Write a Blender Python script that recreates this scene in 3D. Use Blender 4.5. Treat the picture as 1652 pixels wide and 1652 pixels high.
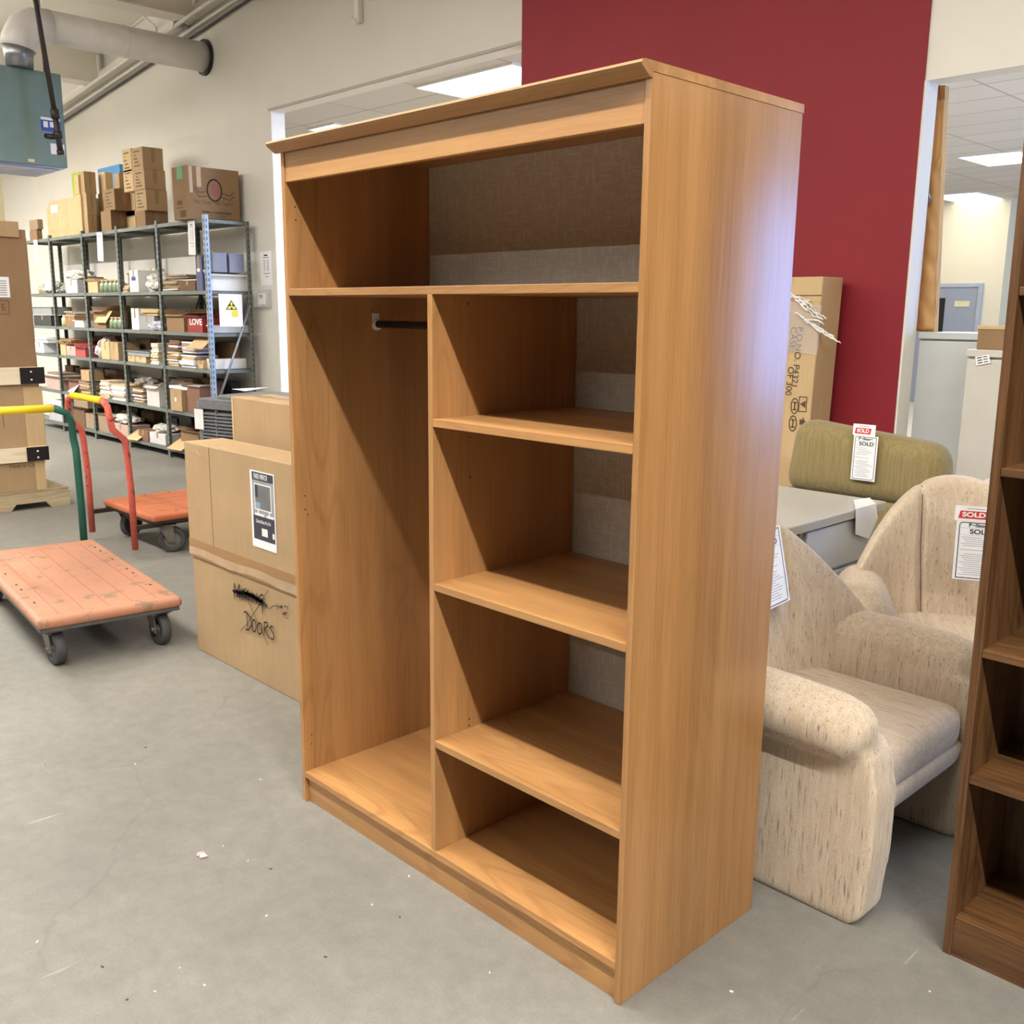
import bpy, bmesh, math, random
from mathutils import Vector, Matrix, Euler, noise
random.seed(7)
PI = math.pi
scene = bpy.context.scene
for _o in list(bpy.data.objects): bpy.data.objects.remove(_o)
COL = scene.collection

# ---------------------------------------------------------------- camera, world, lights, exposure
FPX = 1582.4
YAW, PITCH, ROLL = -0.8012, -0.20061, 0.00972
CAM = Vector((1.24127, -1.55951, 1.55457))
_f = Vector((math.sin(YAW)*math.cos(PITCH), math.cos(YAW)*math.cos(PITCH), math.sin(PITCH)))
_r = _f.cross(Vector((0, 0, 1))).normalized(); _u = _r.cross(_f)
_c, _s = math.cos(ROLL), math.sin(ROLL)
RX, UY = _c*_r+_s*_u, -_s*_r+_c*_u
cd = bpy.data.cameras.new('camera'); cam = bpy.data.objects.new('camera', cd); COL.objects.link(cam)
cd.sensor_width = 36; cd.lens = FPX/1652*36; cd.clip_start = .02
cam.matrix_world = Matrix(((RX.x, UY.x, -_f.x, CAM.x), (RX.y, UY.y, -_f.y, CAM.y), (RX.z, UY.z, -_f.z, CAM.z), (0, 0, 0, 1)))
scene.camera = cam

def on(ax, c, u, v):
    """point of the real plane ax=c seen at photo position (u,v)"""
    d = RX*((u-826)/FPX)+UY*(-(v-826)/FPX)+_f
    i = 'xyz'.index(ax); t = (c-CAM[i])/d[i]
    return CAM+d*t

w = bpy.data.worlds.new('world'); scene.world = w; w.use_nodes = True
w.node_tree.nodes['Background'].inputs[0].default_value = (.86, .92, 1, 1)
w.node_tree.nodes['Background'].inputs[1].default_value = .05

def area(name, loc, rot, sx, sy, power, col):
    l = bpy.data.lights.new(name, 'AREA'); l.shape = 'RECTANGLE'; l.size = sx; l.size_y = sy
    l.energy = power; l.color = col
    o = bpy.data.objects.new(name, l); COL.objects.link(o); o.location = loc; o.rotation_euler = rot
    return o
WARM = (1, .97, .92)
LAMPS = [(x, -1.43, 4.4, 108+(112 if x > 3 else 0)) for x in (5.9, 3.2, 0.5, -2.2, -4.9, -7.6, -10.3)] + \
        [(x, -7.3, 4.4, 150) for x in (-1.6, -5.2, -8.8, -12.4)] + [(-11.2, .1, 3.7, 270), (-14.0, .3, 3.6, 150)]
for x, y, z, p in LAMPS:
    area('strip_lamp', (x, y, z), (0, 0, 0), 2.4, .10, p, WARM)
    area('strip_lamp_upper', (x, y, z+.09), (PI, 0, 0), 2.4, .10, p*.7, WARM)
# daylight coming through the showroom's shop window
area('window_daylight', (6.15, 10.6, 1.75), (0, PI/2, 0), 2.8, 5.0, 800, (.24, .45, 1))
# recessed panels of the showroom
for x, y, p in ((-5.55, 4.72, 110), (-3.9, 12.1, 60), (-5.9, 15.2, 25), (-2.0, 7.5, 110), (1.5, 7.5, 110), (-9.0, 8.5, 110)):
    area('panel_lamp', (x, y, 3.52), (0, 0, 0), 1.1, .6, p, (1, .98, .94))
scene.view_settings.view_transform = 'Standard'; scene.view_settings.look = 'None'
scene.view_settings.exposure = 0.0; scene.view_settings.gamma = 1; scene.view_settings.use_curve_mapping = False

# ---------------------------------------------------------------- material helpers
def srgb(r, g, b):
    f = lambda c: c/12.92 if c <= .04045 else ((c+.055)/1.055)**2.4
    return (f(r/255), f(g/255), f(b/255), 1)
class NT:
    def __init__(s, name):
        s.m = bpy.data.materials.new(name); s.m.use_nodes = True; s.t = s.m.node_tree
        s.b = s.t.nodes['Principled BSDF']; s.co = None
    def n(s, typ, **k):
        x = s.t.nodes.new(typ)
        for a, b in k.items():
            if a.startswith('_'): setattr(x, a[1:], b)
            else: x.inputs[a.replace('__', ' ')].default_value = b
        return x
    def l(s, a, b): s.t.links.new(a, b)
    def coord(s, scale, rot=(0, 0, 0), loc=(0, 0, 0), src='Object'):
        if s.co is None: s.co = s.t.nodes.new('ShaderNodeTexCoord')
        mp = s.t.nodes.new('ShaderNodeMapping'); mp.inputs['Scale'].default_value = scale
        mp.inputs['Rotation'].default_value = rot; mp.inputs['Location'].default_value = loc
        s.l(s.co.outputs[src], mp.inputs[0]); return mp.outputs[0]
    def noise(s, vec, scale=1, detail=3, rough=.5, dist=0):
        x = s.n('ShaderNodeTexNoise', Scale=scale, Detail=detail, Roughness=rough, Distortion=dist); s.l(vec, x.inputs['Vector']); return x.outputs['Fac']
    def ramp(s, fac, stops):
        x = s.t.nodes.new('ShaderNodeValToRGB'); e = x.color_ramp.elements
        while len(e) < len(stops): e.new(.5)
        for i, (p, c) in enumerate(stops):
            e[i].position = p; e[i].color = c if len(c) == 4 else (*c, 1)
        s.l(fac, x.inputs[0]); return x.outputs[0]
    def gray(s, fac, p0, v0, p1, v1): return s.ramp(fac, [(p0, (v0,)*3), (p1, (v1,)*3)])
    def mix(s, a, b, fac, mode='MIX'):
        x = s.t.nodes.new('ShaderNodeMix'); x.data_type = 'RGBA'; x.blend_type = mode
        for sock, v in ((x.inputs[0], fac), (x.inputs[6], a), (x.inputs[7], b)):
            if isinstance(v, bpy.types.NodeSocket): s.l(v, sock)
            else: sock.default_value = v
        return x.outputs[2]
    def math(s, op, a, b=0.0, c=0.0):
        x = s.t.nodes.new('ShaderNodeMath'); x.operation = op
        for i, v in enumerate((a, b, c)):
            if isinstance(v, bpy.types.NodeSocket): s.l(v, x.inputs[i])
            else: x.inputs[i].default_value = v
        return x.outputs[0]
    def bump(s, h, strength=.2, dist=.01):
        x = s.n('ShaderNodeBump', Strength=strength, Distance=dist); s.l(h, x.inputs['Height']); s.l(x.outputs[0], s.b.inputs['Normal'])
    def fin(s, col, rough=.6, metal=0, spec=.5):
        if isinstance(col, bpy.types.NodeSocket): s.l(col, s.b.inputs['Base Color'])
        else: s.b.inputs['Base Color'].default_value = col
        if isinstance(rough, bpy.types.NodeSocket): s.l(rough, s.b.inputs['Roughness'])
        else: s.b.inputs['Roughness'].default_value = rough
        s.b.inputs['Metallic'].default_value = metal; s.b.inputs['Specular IOR Level'].default_value = spec
        return s.m
_mc = {}
def plain(rgb, rough=.6, metal=0, var=.06, spec=.5):
    k = (rgb, rough, metal, var)
    if k in _mc: return _mc[k]
    t = NT('paint_%d_%d_%d' % rgb); c = srgb(*rgb)
    f = t.noise(t.coord((1, 1, 1)), 9, 4)
    g = t.gray(f, .3, 1-var, .7, 1+var)
    _mc[k] = t.fin(t.mix(c, g, 1.0, 'MULTIPLY'), rough, metal, spec); return _mc[k]
def emit(name, col, st):
    t = NT(name); t.fin(col, .5); t.b.inputs['Emission Color'].default_value = col; t.b.inputs['Emission Strength'].default_value = st; return t.m

def wood(name, axis, base, dark, lite, rough=.38, figure=.55, band=.13, seed=0, fs=170, fm=.42):
    """veneer; axis = grain direction 'x','y','z'"""
    t = NT(name)
    ac = [1, 1, 1]; i = 'xyz'.index(axis)
    def sc(across, along):
        v = [across]*3; v[i] = along; return tuple(v)
    L = (seed*3.1, seed*1.7, seed*2.3)
    bands = t.noise(t.coord(sc(9, .05), loc=L), 1, 1)
    fine = t.noise(t.coord(sc(fs, fs/34), loc=L), 1, 4, .6)
    soft = t.noise(t.coord(sc(22, 1.4), loc=L), 1, 3, .5)
    fld = t.noise(t.coord(sc(5.2, .85), loc=L), 1, 1.2, .4)
    rings = t.math('SINE', t.math('MULTIPLY', fld, 115))
    rings = t.gray(rings, .55, 0, .98, 1)
    msk = t.gray(t.noise(t.coord(sc(4, .5), loc=(L[0]+7, L[1], L[2])), 1, 1), .42, 0, .6, 1)
    c = t.mix(base, dark, t.gray(fine, .42, 0, .72, fm))
    c = t.mix(c, lite, t.gray(soft, .45, 0, .75, .5))
    c = t.mix(c, dark, t.math('MULTIPLY', t.math('MULTIPLY', rings, msk), figure))
    c = t.mix(c, t.gray(bands, .35, 1-band, .65, 1+band), 1.0, 'MULTIPLY')
    t.bump(fine, .06, .001)
    return t.fin(c, rough, 0, .5)
WB, WD, WL = srgb(172, 126, 78), srgb(134, 91, 50), srgb(186, 142, 93)
wood_v = wood('cherry_veneer_upright', 'z', WB, WD, WL, figure=.3)
wood_h = wood('cherry_veneer_across', 'x', WB, WD, srgb(196, 150, 94), seed=2, figure=.35)
wood_side = wood('cherry_veneer_side', 'z', WB, WD, WL, rough=.24, figure=.10, seed=5)
OB, OD, OL = srgb(100, 68, 38), srgb(48, 28, 14), srgb(126, 90, 54)
oak_v = wood('dark_oak_upright', 'z', OB, OD, OL, .45, .35, .1, 3, 110, .95)
oak_h = wood('dark_oak_across', 'x', OB, OD, OL, .45, .35, .1, 4, 110, .95)
oak_y = wood('dark_oak_deep', 'y', OB, OD, OL, .45, .35, .1, 6, 110, .95)
ply = wood('plywood_sheet', 'z', srgb(196, 166, 122), srgb(168, 132, 88), srgb(206, 178, 136), .7, .6, .05, 8)
pine = wood('pine_board', 'y', srgb(232, 218, 188), srgb(204, 178, 136), srgb(240, 228, 204), .7, .4, .05, 9)
palletwood = wood('pallet_board', 'y', srgb(176, 158, 126), srgb(120, 102, 76), srgb(198, 182, 152), .85, .5, .15, 10)
studwood = wood('stud_board', 'z', srgb(206, 166, 104), srgb(160, 114, 62), srgb(222, 186, 128), .7, .6, .08, 11)

def cardboard(name, rgb, seed=0):
    t = NT(name)
    f = t.noise(t.coord((1, 1, 1), loc=(seed, seed, 0)), 3.5, 4)
    g = t.noise(t.coord((260, 260, 6)), 1, 2)
    c = t.mix(srgb(*rgb), t.gray(f, .3, .92, .7, 1.06), 1.0, 'MULTIPLY')
    c = t.mix(c, t.gray(g, .35, .95, .65, 1.04), 1.0, 'MULTIPLY')
    t.bump(g, .05, .002)
    return t.fin(c, .82, 0, .25)
cb = [cardboard('cardboard_tan', (172, 145, 110)), cardboard('cardboard_light', (198, 170, 128), 2), cardboard('cardboard_brown', (142, 114, 84), 4),
      cardboard('cardboard_grey', (150, 130, 108), 6), cardboard('cardboard_red_brown', (132, 98, 80), 8), cardboard('cardboard_dark', (112, 88, 66), 3)]
tape = plain((154, 120, 80), .3, 0, .04); clear_tape = plain((180, 156, 126), .15, 0, .1)
ink = plain((46, 38, 32), .7, 0, .0); faded_ink = plain((92, 72, 52), .8, 0, .0)
paper = plain((236, 236, 238), .7, 0, .02); white = plain((235, 234, 230), .5, 0, .02)
grey_ink = plain((120, 124, 132), .7, 0, .0); sold_red = plain((196, 38, 40), .6, 0, .0); navy = plain((52, 56, 72), .5, 0, .05)

def fabric(name, base, fleck, lite, sc, weave=420, amt=.75):
    t = NT(name)
    s1 = t.noise(t.coord(sc), 1, 3, .6)
    s2 = t.noise(t.coord(tuple(v*.35 for v in sc), loc=(3, 4, 5)), 1, 2)
    wv = t.noise(t.coord((weave,)*3), 1, 2)
    c = t.mix(base, lite, t.gray(s2, .4, 0, .65, .8))
    c = t.mix(c, fleck, t.gray(s1, .57, 0, .74, amt))
    c = t.mix(c, t.gray(wv, .35, .84, .65, 1.08), 1.0, 'MULTIPLY')
    t.bump(wv, .35, .003)
    m = t.fin(c, .95, 0, .15); t.b.inputs['Sheen Weight'].default_value = .25; return m
beige_v = fabric('beige_tweed_upright', srgb(200, 180, 156), srgb(126, 104, 88), srgb(212, 196, 174), (180, 180, 14), amt=.9)
beige_x = fabric('beige_tweed_along', srgb(200, 180, 156), srgb(126, 104, 88), srgb(212, 196, 174), (14, 180, 180), amt=.9)
olive = fabric('olive_chenille', srgb(136, 120, 80), srgb(106, 90, 56), srgb(150, 134, 94), (260, 260, 14), 300, .5)
floral = fabric('floral_cotton', srgb(226, 212, 200), srgb(206, 140, 126), srgb(232, 224, 214), (14, 14, 14), 300)

def metalgrey(name, rgb, metal=.3, rough=.45):
    t = NT(name); f = t.noise(t.coord((1, 1, 1)), 14, 5)
    return t.fin(t.mix(srgb(*rgb), t.gray(f, .35, .86, .65, 1.08), 1.0, 'MULTIPLY'), rough, metal)
rackm = metalgrey('rack_green_grey', (108, 114, 109), .1); rackblue = metalgrey('rack_galvanised', (150, 160, 168), .4, .4)
galv = plain((228, 225, 220), .42, 0, .04); galv2 = metalgrey('bare_galvanised', (150, 155, 160), .8, .32)
heatgreen = plain((112, 132, 124), .5, 0, .04); blackm = plain((22, 20, 20), .45, 0, .05); pipem = metalgrey('black_iron', (58, 50, 48), .3, .5)
condm = metalgrey('condenser_grey', (116, 118, 122), .1, .5); rubber = plain((70, 70, 72), .7, 0, .08); hubm = metalgrey('caster_grey', (128, 122, 114), .4, .5)
filegrey = plain((190, 192, 190), .4, 0, .02); deskgrey = plain((184, 182, 174), .42, 0, .03); deskedge = plain((172, 166, 148), .45, 0, .03)

def worn(name, base, chip, chip2, thr=.62, sc=7):
    t = NT(name)
    a = t.noise(t.coord((sc, sc, sc)), 1, 6, .7); b = t.noise(t.coord((sc*3, sc*3, sc*3), loc=(2, 2, 2)), 1, 4)
    d = t.noise(t.coord((1.6, 1.6, 1.6), loc=(5, 1, 2)), 1, 3)
    c = t.mix(base, chip2, t.gray(b, .5, 0, .8, .5)); c = t.mix(c, chip, t.gray(a, thr, 0, thr+.05, .8))
    c = t.mix(c, t.gray(d, .3, .85, .7, 1.1), 1.0, 'MULTIPLY')
    return t.fin(c, .6, 0, .35)
deck_o = worn('worn_orange_deck', srgb(176, 124, 98), srgb(122, 108, 88), srgb(166, 134, 112), .57, 9)
deck_o2 = worn('orange_deck', srgb(188, 108, 72), srgb(136, 100, 78), srgb(176, 122, 92), .60, 9)
red_t = worn('chipped_red_paint', srgb(196, 92, 78), srgb(60, 34, 28), srgb(206, 118, 106), .60, 13)
yel_t = worn('chipped_yellow_paint', srgb(232, 206, 40), srgb(70, 56, 30), srgb(236, 214, 70), .62, 13)
grn_t = worn('chipped_green_paint', srgb(30, 84, 70), srgb(150, 160, 160), srgb(40, 96, 84), .60, 10)

def backpanel():
    t = NT('woven_backing')
    a = t.noise(t.coord((26, 26, 150)), 1, 4); b = t.noise(t.coord((150, 150, 26), loc=(3, 3, 3)), 1, 4)
    m = t.math('MAXIMUM', a, b)
    c = t.ramp(m, [(.50, srgb(190, 185, 170)), (.66, srgb(206, 202, 188))])
    return t.fin(c, .7, 0, .3)
backmat = backpanel()

def floor_mat():
    t = NT('concrete')
    a = t.noise(t.coord((1, 1, 1)), .9, 5, .55); b = t.noise(t.coord((1, 1, 1), loc=(3, 1, 0)), 14, 8, .7)
    f = t.noise(t.coord((1, 1, 1)), 160, 2)
    c = t.mix(srgb(117, 115, 109), srgb(131, 128, 120), t.gray(a, .35, 0, .65, 1))
    c = t.mix(c, t.gray(b, .3, .86, .7, 1.1), 1.0, 'MULTIPLY'); c = t.mix(c, t.gray(f, .3, .93, .7, 1.05), 1.0, 'MULTIPLY')
    sp = t.noise(t.coord((1, 1, 1), loc=(9, 2, 0)), 90, 1)
    c = t.mix(c, srgb(110, 106, 98), t.gray(sp, .74, 0, .77, .6))
    # hairline cracks
    vv = t.n('ShaderNodeTexVoronoi', _feature='DISTANCE_TO_EDGE', Scale=.55)
    nz = t.n('ShaderNodeTexNoise', Scale=2.5, Detail=5); t.l(t.coord((1, 1, 1)), nz.inputs['Vector'])
    vm = t.t.nodes.new('ShaderNodeVectorMath'); vm.operation = 'MULTIPLY_ADD'; vm.inputs[1].default_value = (.35,)*3
    t.l(nz.outputs['Color'], vm.inputs[0]); t.l(t.coord((1, 1, 1)), vm.inputs[2]); t.l(vm.outputs[0], vv.inputs['Vector'])
    cr = t.gray(vv.outputs['Distance'], 0, .3, .003, 0)
    mk = t.gray(t.noise(t.coord((1, 1, 1), loc=(4, 4, 0)), 1.3, 2), .5, 0, .6, 1)
    c = t.mix(c, srgb(96, 92, 86), t.math('MULTIPLY', cr, mk))
    # pale scuffs
    sf = t.noise(t.coord((40, 3, 1), rot=(0, 0, .6)), 1, 4)
    c = t.mix(c, srgb(206, 202, 192), t.gray(sf, .70, 0, .76, .35))
    t.bump(b, .08, .004)
    return t.fin(c, t.gray(a, .3, .5, .7, .68), 0, .4)
def wall_mat(name, rgb, var=.03):
    t = NT(name); a = t.noise(t.coord((1, 1, 1)), 1.3, 4); b = t.noise(t.coord((1, 1, 1)), 60, 2)
    t.bump(b, .04, .002)
    return t.fin(t.mix(srgb(*rgb), t.gray(a, .3, 1-var, .7, 1+var), 1.0, 'MULTIPLY'), .6, 0, .35)
def tiles_mat():
    t = NT('ceiling_tiles')
    br = t.n('ShaderNodeTexBrick', Scale=1.0); br.offset = 0; br.squash = 1
    br.inputs['Mortar Size'].default_value = .012; br.inputs['Brick Width'].default_value = 1.22; br.inputs['Row Height'].default_value = .61
    br.inputs['Color1'].default_value = srgb(214, 208, 196); br.inputs['Color2'].default_value = srgb(206, 200, 188); br.inputs['Mortar'].default_value = srgb(176, 170, 158)
    t.l(t.coord((1, 1, 1), loc=(.05, .18, 0)), br.inputs['Vector'])
    return t.fin(br.outputs['Color'], .9, 0, .1)
M_floor = floor_mat(); M_wall = wall_mat('greige_paint', (216, 212, 203)); M_red = wall_mat('crimson_paint', (134, 30, 40), .04)
M_white = wall_mat('white_paint', (232, 228, 218)); M_cream = wall_mat('cream_paint', (236, 224, 190)); M_tiles = tiles_mat()
M_roof = wall_mat('painted_roof_deck', (226, 220, 208), .05)

# ---------------------------------------------------------------- mesh helpers
class MB:
    def __init__(s): s.bm = bmesh.new(); s.mats = []
    def mi(s, m):
        if m is None: return 0
        if m not in s.mats: s.mats.append(m)
        return s.mats.index(m)
    def poly(s, pts, m=None):
        f = s.bm.faces.new([s.bm.verts.new(p) for p in pts]); f.material_index = s.mi(m); return s
    def box(s, a, b, m=None, T=None):
        x0, y0, z0 = a; x1, y1, z1 = b
        P = [Vector(p) for p in ((x0, y0, z0), (x1, y0, z0), (x1, y1, z0), (x0, y1, z0), (x0, y0, z1), (x1, y0, z1), (x1, y1, z1), (x0, y1, z1))]
        if T is not None: P = [T @ p for p in P]
        v = [s.bm.verts.new(p) for p in P]
        for f in ((0, 3, 2, 1), (4, 5, 6, 7), (0, 1, 5, 4), (1, 2, 6, 5), (2, 3, 7, 6), (3, 0, 4, 7)):
            fc = s.bm.faces.new([v[i] for i in f]); fc.material_index = s.mi(m)
        return s
    def prism(s, pts, vec, m=None):
        """extrude closed 3d polygon by vec"""
        vec = Vector(vec); a = [s.bm.verts.new(Vector(p)) for p in pts]; b = [s.bm.verts.new(Vector(p)+vec) for p in pts]
        n = len(a); fs = [s.bm.faces.new(a[::-1]), s.bm.faces.new(b)]
        for i in range(n): fs.append(s.bm.faces.new((a[i], a[(i+1) % n], b[(i+1) % n], b[i])))
        for f in fs: f.material_index = s.mi(m)
        return s
    def tube(s, pts, r, m=None, seg=12, cap=True):
        pts = [Vector(p) for p in pts]; n = len(pts); rr = r if isinstance(r, (list, tuple)) else [r]*n
        rings = []; prev = None
        for i, p in enumerate(pts):
            d = (pts[min(i+1, n-1)]-pts[max(i-1, 0)]).normalized()
            if prev is None:
                a = d.orthogonal().normalized()
            else:
                a = (prev-d*prev.dot(d)).normalized()
            prev = a; b = d.cross(a)
            rings.append([s.bm.verts.new(p+(a*math.cos(k*2*PI/seg)+b*math.sin(k*2*PI/seg))*rr[i]) for k in range(seg)])
        for i in range(n-1):
            for k in range(seg):
                f = s.bm.faces.new((rings[i][k], rings[i][(k+1) % seg], rings[i+1][(k+1) % seg], rings[i+1][k])); f.material_index = s.mi(m); f.smooth = True
        if cap:
            for rg in (rings[0][::-1], rings[-1]):
                f = s.bm.faces.new(rg); f.material_index = s.mi(m)
        return s
    def cyl(s, a, b, r, m=None, seg=20): return s.tube([a, b], r, m, seg)
    def ribbon(s, pts, wd, normal, m=None):
        """thin flat stroke along pts lying on a surface"""
        nrm = Vector(normal); P = [Vector(p) for p in pts]
        for i in range(len(P)-1):
            d = (P[i+1]-P[i])
            if d.length < 1e-6: continue
            d.normalize(); sd = d.cross(nrm)*wd/2
            s.poly([P[i]-sd-d*wd*.3, P[i]+sd-d*wd*.3, P[i+1]+sd+d*wd*.3, P[i+1]-sd+d*wd*.3], m)
        return s
    def build(s, name, mat=None, parent=None, smooth=False, bevel=0, kind=None, seg=2):
        bmesh.ops.recalc_face_normals(s.bm, faces=s.bm.faces)
        me = bpy.data.meshes.new(name); s.bm.to_mesh(me); s.bm.free()
        for m in (s.mats or [mat]): me.materials.append(m)
        if smooth:
            for p in me.polygons: p.use_smooth = True
        o = bpy.data.objects.new(name, me); COL.objects.link(o)
        if parent: o.parent = parent
        if kind: o['kind'] = kind
        if bevel:
            md = o.modifiers.new('bevel', 'BEVEL'); md.width = bevel; md.segments = seg; md.limit_method = 'ANGLE'; md.angle_limit = .6
        return o
def tag(o, label, cat, group=None):
    o['label'] = label; o['category'] = cat
    if group: o['group'] = group
    return o
def thing(name, label, cat, loc=(0, 0, 0), rz=0, group=None):
    o = bpy.data.objects.new(name, None); COL.objects.link(o); o.location = loc; o.rotation_euler = (0, 0, rz); o.empty_display_size = .1
    return tag(o, label, cat, group)
def kids(o): return [c for c in bpy.data.objects if c.parent == o]
def copy_tree(o, parent=None):
    c = o.copy(); COL.objects.link(c); c.parent = parent
    for ch in kids(o): copy_tree(ch, c)
    return c
def T(loc, rx=0, ry=0, rz=0): return Matrix.Translation(loc) @ Euler((rx, ry, rz)).to_matrix().to_4x4()
def text(name, s, size, mat, M, parent, align='CENTER', sx=1.0, bold=0.0):
    """lettering as flat mesh; M maps text plane (x right, y up) to parent space"""
    cu = bpy.data.curves.new(name, 'FONT'); cu.body = s; cu.size = size; cu.align_x = align; cu.align_y = 'CENTER'; cu.offset = bold
    t = bpy.data.objects.new(name, cu); COL.objects.link(t)
    bpy.context.view_layer.update()
    me = bpy.data.meshes.new_from_object(t.evaluated_get(bpy.context.evaluated_depsgraph_get()))
    bpy.data.objects.remove(t); bpy.data.curves.remove(cu)
    me.transform(Matrix.Diagonal((sx, 1, 1, 1))); me.transform(M)
    me.materials.clear(); me.materials.append(mat); me.name = name
    o = bpy.data.objects.new(name, me); COL.objects.link(o); o.parent = parent; return o
def plane_front(x, y, z, rot=0):   # text frame on a surface facing -y
    return Matrix.Translation((x, y, z)) @ Matrix(((1, 0, 0, 0), (0, 0, -1, 0), (0, 1, 0, 0), (0, 0, 0, 1))) @ Matrix.Rotation(rot, 4, 'Z')
def plane_right(x, y, z, rot=0):   # on a surface facing +x
    return Matrix.Translation((x, y, z)) @ Matrix(((0, 0, 1, 0), (1, 0, 0, 0), (0, 1, 0, 0), (0, 0, 0, 1))) @ Matrix.Rotation(rot, 4, 'Z')

# ---------------------------------------------------------------- the setting
WY = 3.6; TH = .13
MB().box((-16, -9, -.1), (7, WY+TH, 0)).build('floor', M_floor, kind='structure')
MB().box((-16, WY+TH, -.1), (7, 18.5, 0)).build('floor_showroom', wall_mat('pale_bounce_floor', (214, 206, 192)), kind='structure')  # unseen floor, added pale to bounce light onto the showroom ceiling
XL, XR, ZH = -7.40, -4.02, 3.40          # left opening
XJ, XE, ZH2 = -1.12, 2.35, 2.72          # right opening
def roofz(x): return 4.82+.103*(x+8.5)
m = MB(); m.prism([(-16, WY, 0), (XL, WY, 0), (XL, WY, ZH), (XR, WY, ZH), (XR, WY, 5.3), (-16, WY, 4.06)], (0, TH, 0)); m.build('wall_left', M_wall, kind='structure')
m = MB(); m.box((XR, WY-.012, 0), (XJ, WY+TH, 5.6)); m.build('wall_red', M_red, kind='structure')
m = MB(); m.prism([(XJ, WY, ZH2), (XE, WY, ZH2), (XE, WY, 0), (7, WY, 0), (7, WY, 6.2), (XJ, WY, 5.6)], (0, TH, 0)); m.build('wall_right', M_white, kind='structure')
MB().box((XL, WY-.004, 0), (XL+.012, WY+TH+.01, ZH), white).build('trim_1', white, kind='structure')
MB().box((XL-.03, WY-.012, ZH-.005), (XR, WY-.001, ZH+.016)).build('trim_2', plain((176, 168, 154), .6), kind='structure')
MB().box((XL+.012, WY, ZH-.012), (XR, WY+TH, ZH+.0)).build('trim_3', M_white, kind='structure')
MB().box((XJ, WY-.006, 0), (XJ+.012, WY+TH, ZH2)).build('trim_4', M_white, kind='structure')
# warehouse roof
m = MB(); m.prism([(-16, -9, roofz(-16)), (7, -9, roofz(7)), (7, -9, roofz(7)+.1), (-16, -9, roofz(-16)+.1)], (0, 9+WY, 0)); m.build('ceiling', M_roof, kind='structure')
MB().box((-16.1, -9, 0), (-16, 3.6, 5)).build('wall_far', M_wall, kind='structure')
# showroom beyond the wall
MB().box((-14, WY+TH, 3.55), (6.2, 18.5, 3.65)).build('ceiling_showroom', M_tiles, kind='structure')
m = MB(); m.box((-14, 16.5, 0), (-5.35, 16.6, 3.55)); m.box((-5.45, 16.6, 0), (-5.35, 17.7, 3.55)); m.box((-5.35, 17.6, 0), (6.2, 17.7, 3.55)); m.build('wall_back', M_cream, kind='structure')
m = MB(); y0, y1, z0, z1 = 8.0, 13.2, .3, 3.2
m.box((6, WY+TH, 0), (6.1, y0, 3.55)); m.box((6, y1, 0), (6.1, 17.6, 3.55)); m.box((6, y0, 0), (6.1, y1, z0)); m.box((6, y0, z1), (6.1, y1, 3.55)); m.build('wall_showroom_side', M_cream, kind='structure')
wf = MB()
for yy in (y0, 9.7, 11.4, y1-.06): wf.box((5.98, yy, z0), (6.08, yy+.06, z1))
wf.box((5.98, y0, z0), (6.08, y1, z0+.06)); wf.box((5.98, y0, z1-.06), (6.08, y1, z1)); wf.build('window_1', white, kind='structure')
MB().box((-14.1, WY+TH, 0), (-14, 17, 3.6)).build('wall_showroom_far', M_cream, kind='structure')

M_lit = emit('lit_diffuser', (1, 1, 1, 1), 3.0)
for i, (x, y, lab) in enumerate(((-5.55, 4.72, 'square recessed ceiling light glowing beyond the opening left of the red wall'), (-3.9, 12.1, 'nearer recessed ceiling light seen above the cream wall beside the dark bookcase'),
                     (-5.9, 16.0, 'farther recessed ceiling light seen above the grey door'), (-8.45, 5.15, 'small sliver of ceiling light just above the wardrobe top by the white post'), (-3.6, 16.6, 'thin strip of ceiling light in the far corner of the cream room'))):
    t = thing('ceiling_light', lab, 'ceiling light', (x, y, 3.55), 0, 'showroom ceiling lights')
    sx, sy = ((.62, .35) if i == 0 else (.36, .5) if i == 1 else (.4, .6) if i == 2 else (.25, .3))
    f = MB(); f.box((-sx-.02, -sy-.02, -.018), (sx+.02, -sy, .004)); f.box((-sx-.02, sy, -.018), (sx+.02, sy+.02, .004)); f.box((-sx-.02, -sy, -.018), (-sx, sy, .004)); f.box((sx, -sy, -.018), (sx+.02, sy, .004)); f.build('frame', white, t)
    MB().box((-sx, -sy, -.012), (sx, sy, .002)).build('diffuser', M_lit, t)
# strip fixtures of the warehouse
for i, (x, y, z, p) in enumerate(LAMPS):
    t = thing('strip_light', 'bare strip light hung from the warehouse roof, %s row, %s from the right' % ('front' if y < -5 else 'middle' if y < 0 else 'left wall', ['first', 'second', 'third', 'fourth', 'fifth', 'sixth', 'seventh'][i if i < 7 else i-7 if i < 11 else i-11]), 'ceiling light', (x, y, z), 0, 'warehouse strip lights')
    MB().box((-1.25, -.07, .01), (1.25, .07, .07)).build('housing', white, t)
    MB().tube([(-1, 0, .06), (-1, 0, roofz(x-1)-z+.01)], .006, seg=6).build('hanger', white, t); MB().tube([(1, 0, .06), (1, 0, roofz(x+1)-z+.01)], .006, seg=6).build('hanger', white, t)

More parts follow.
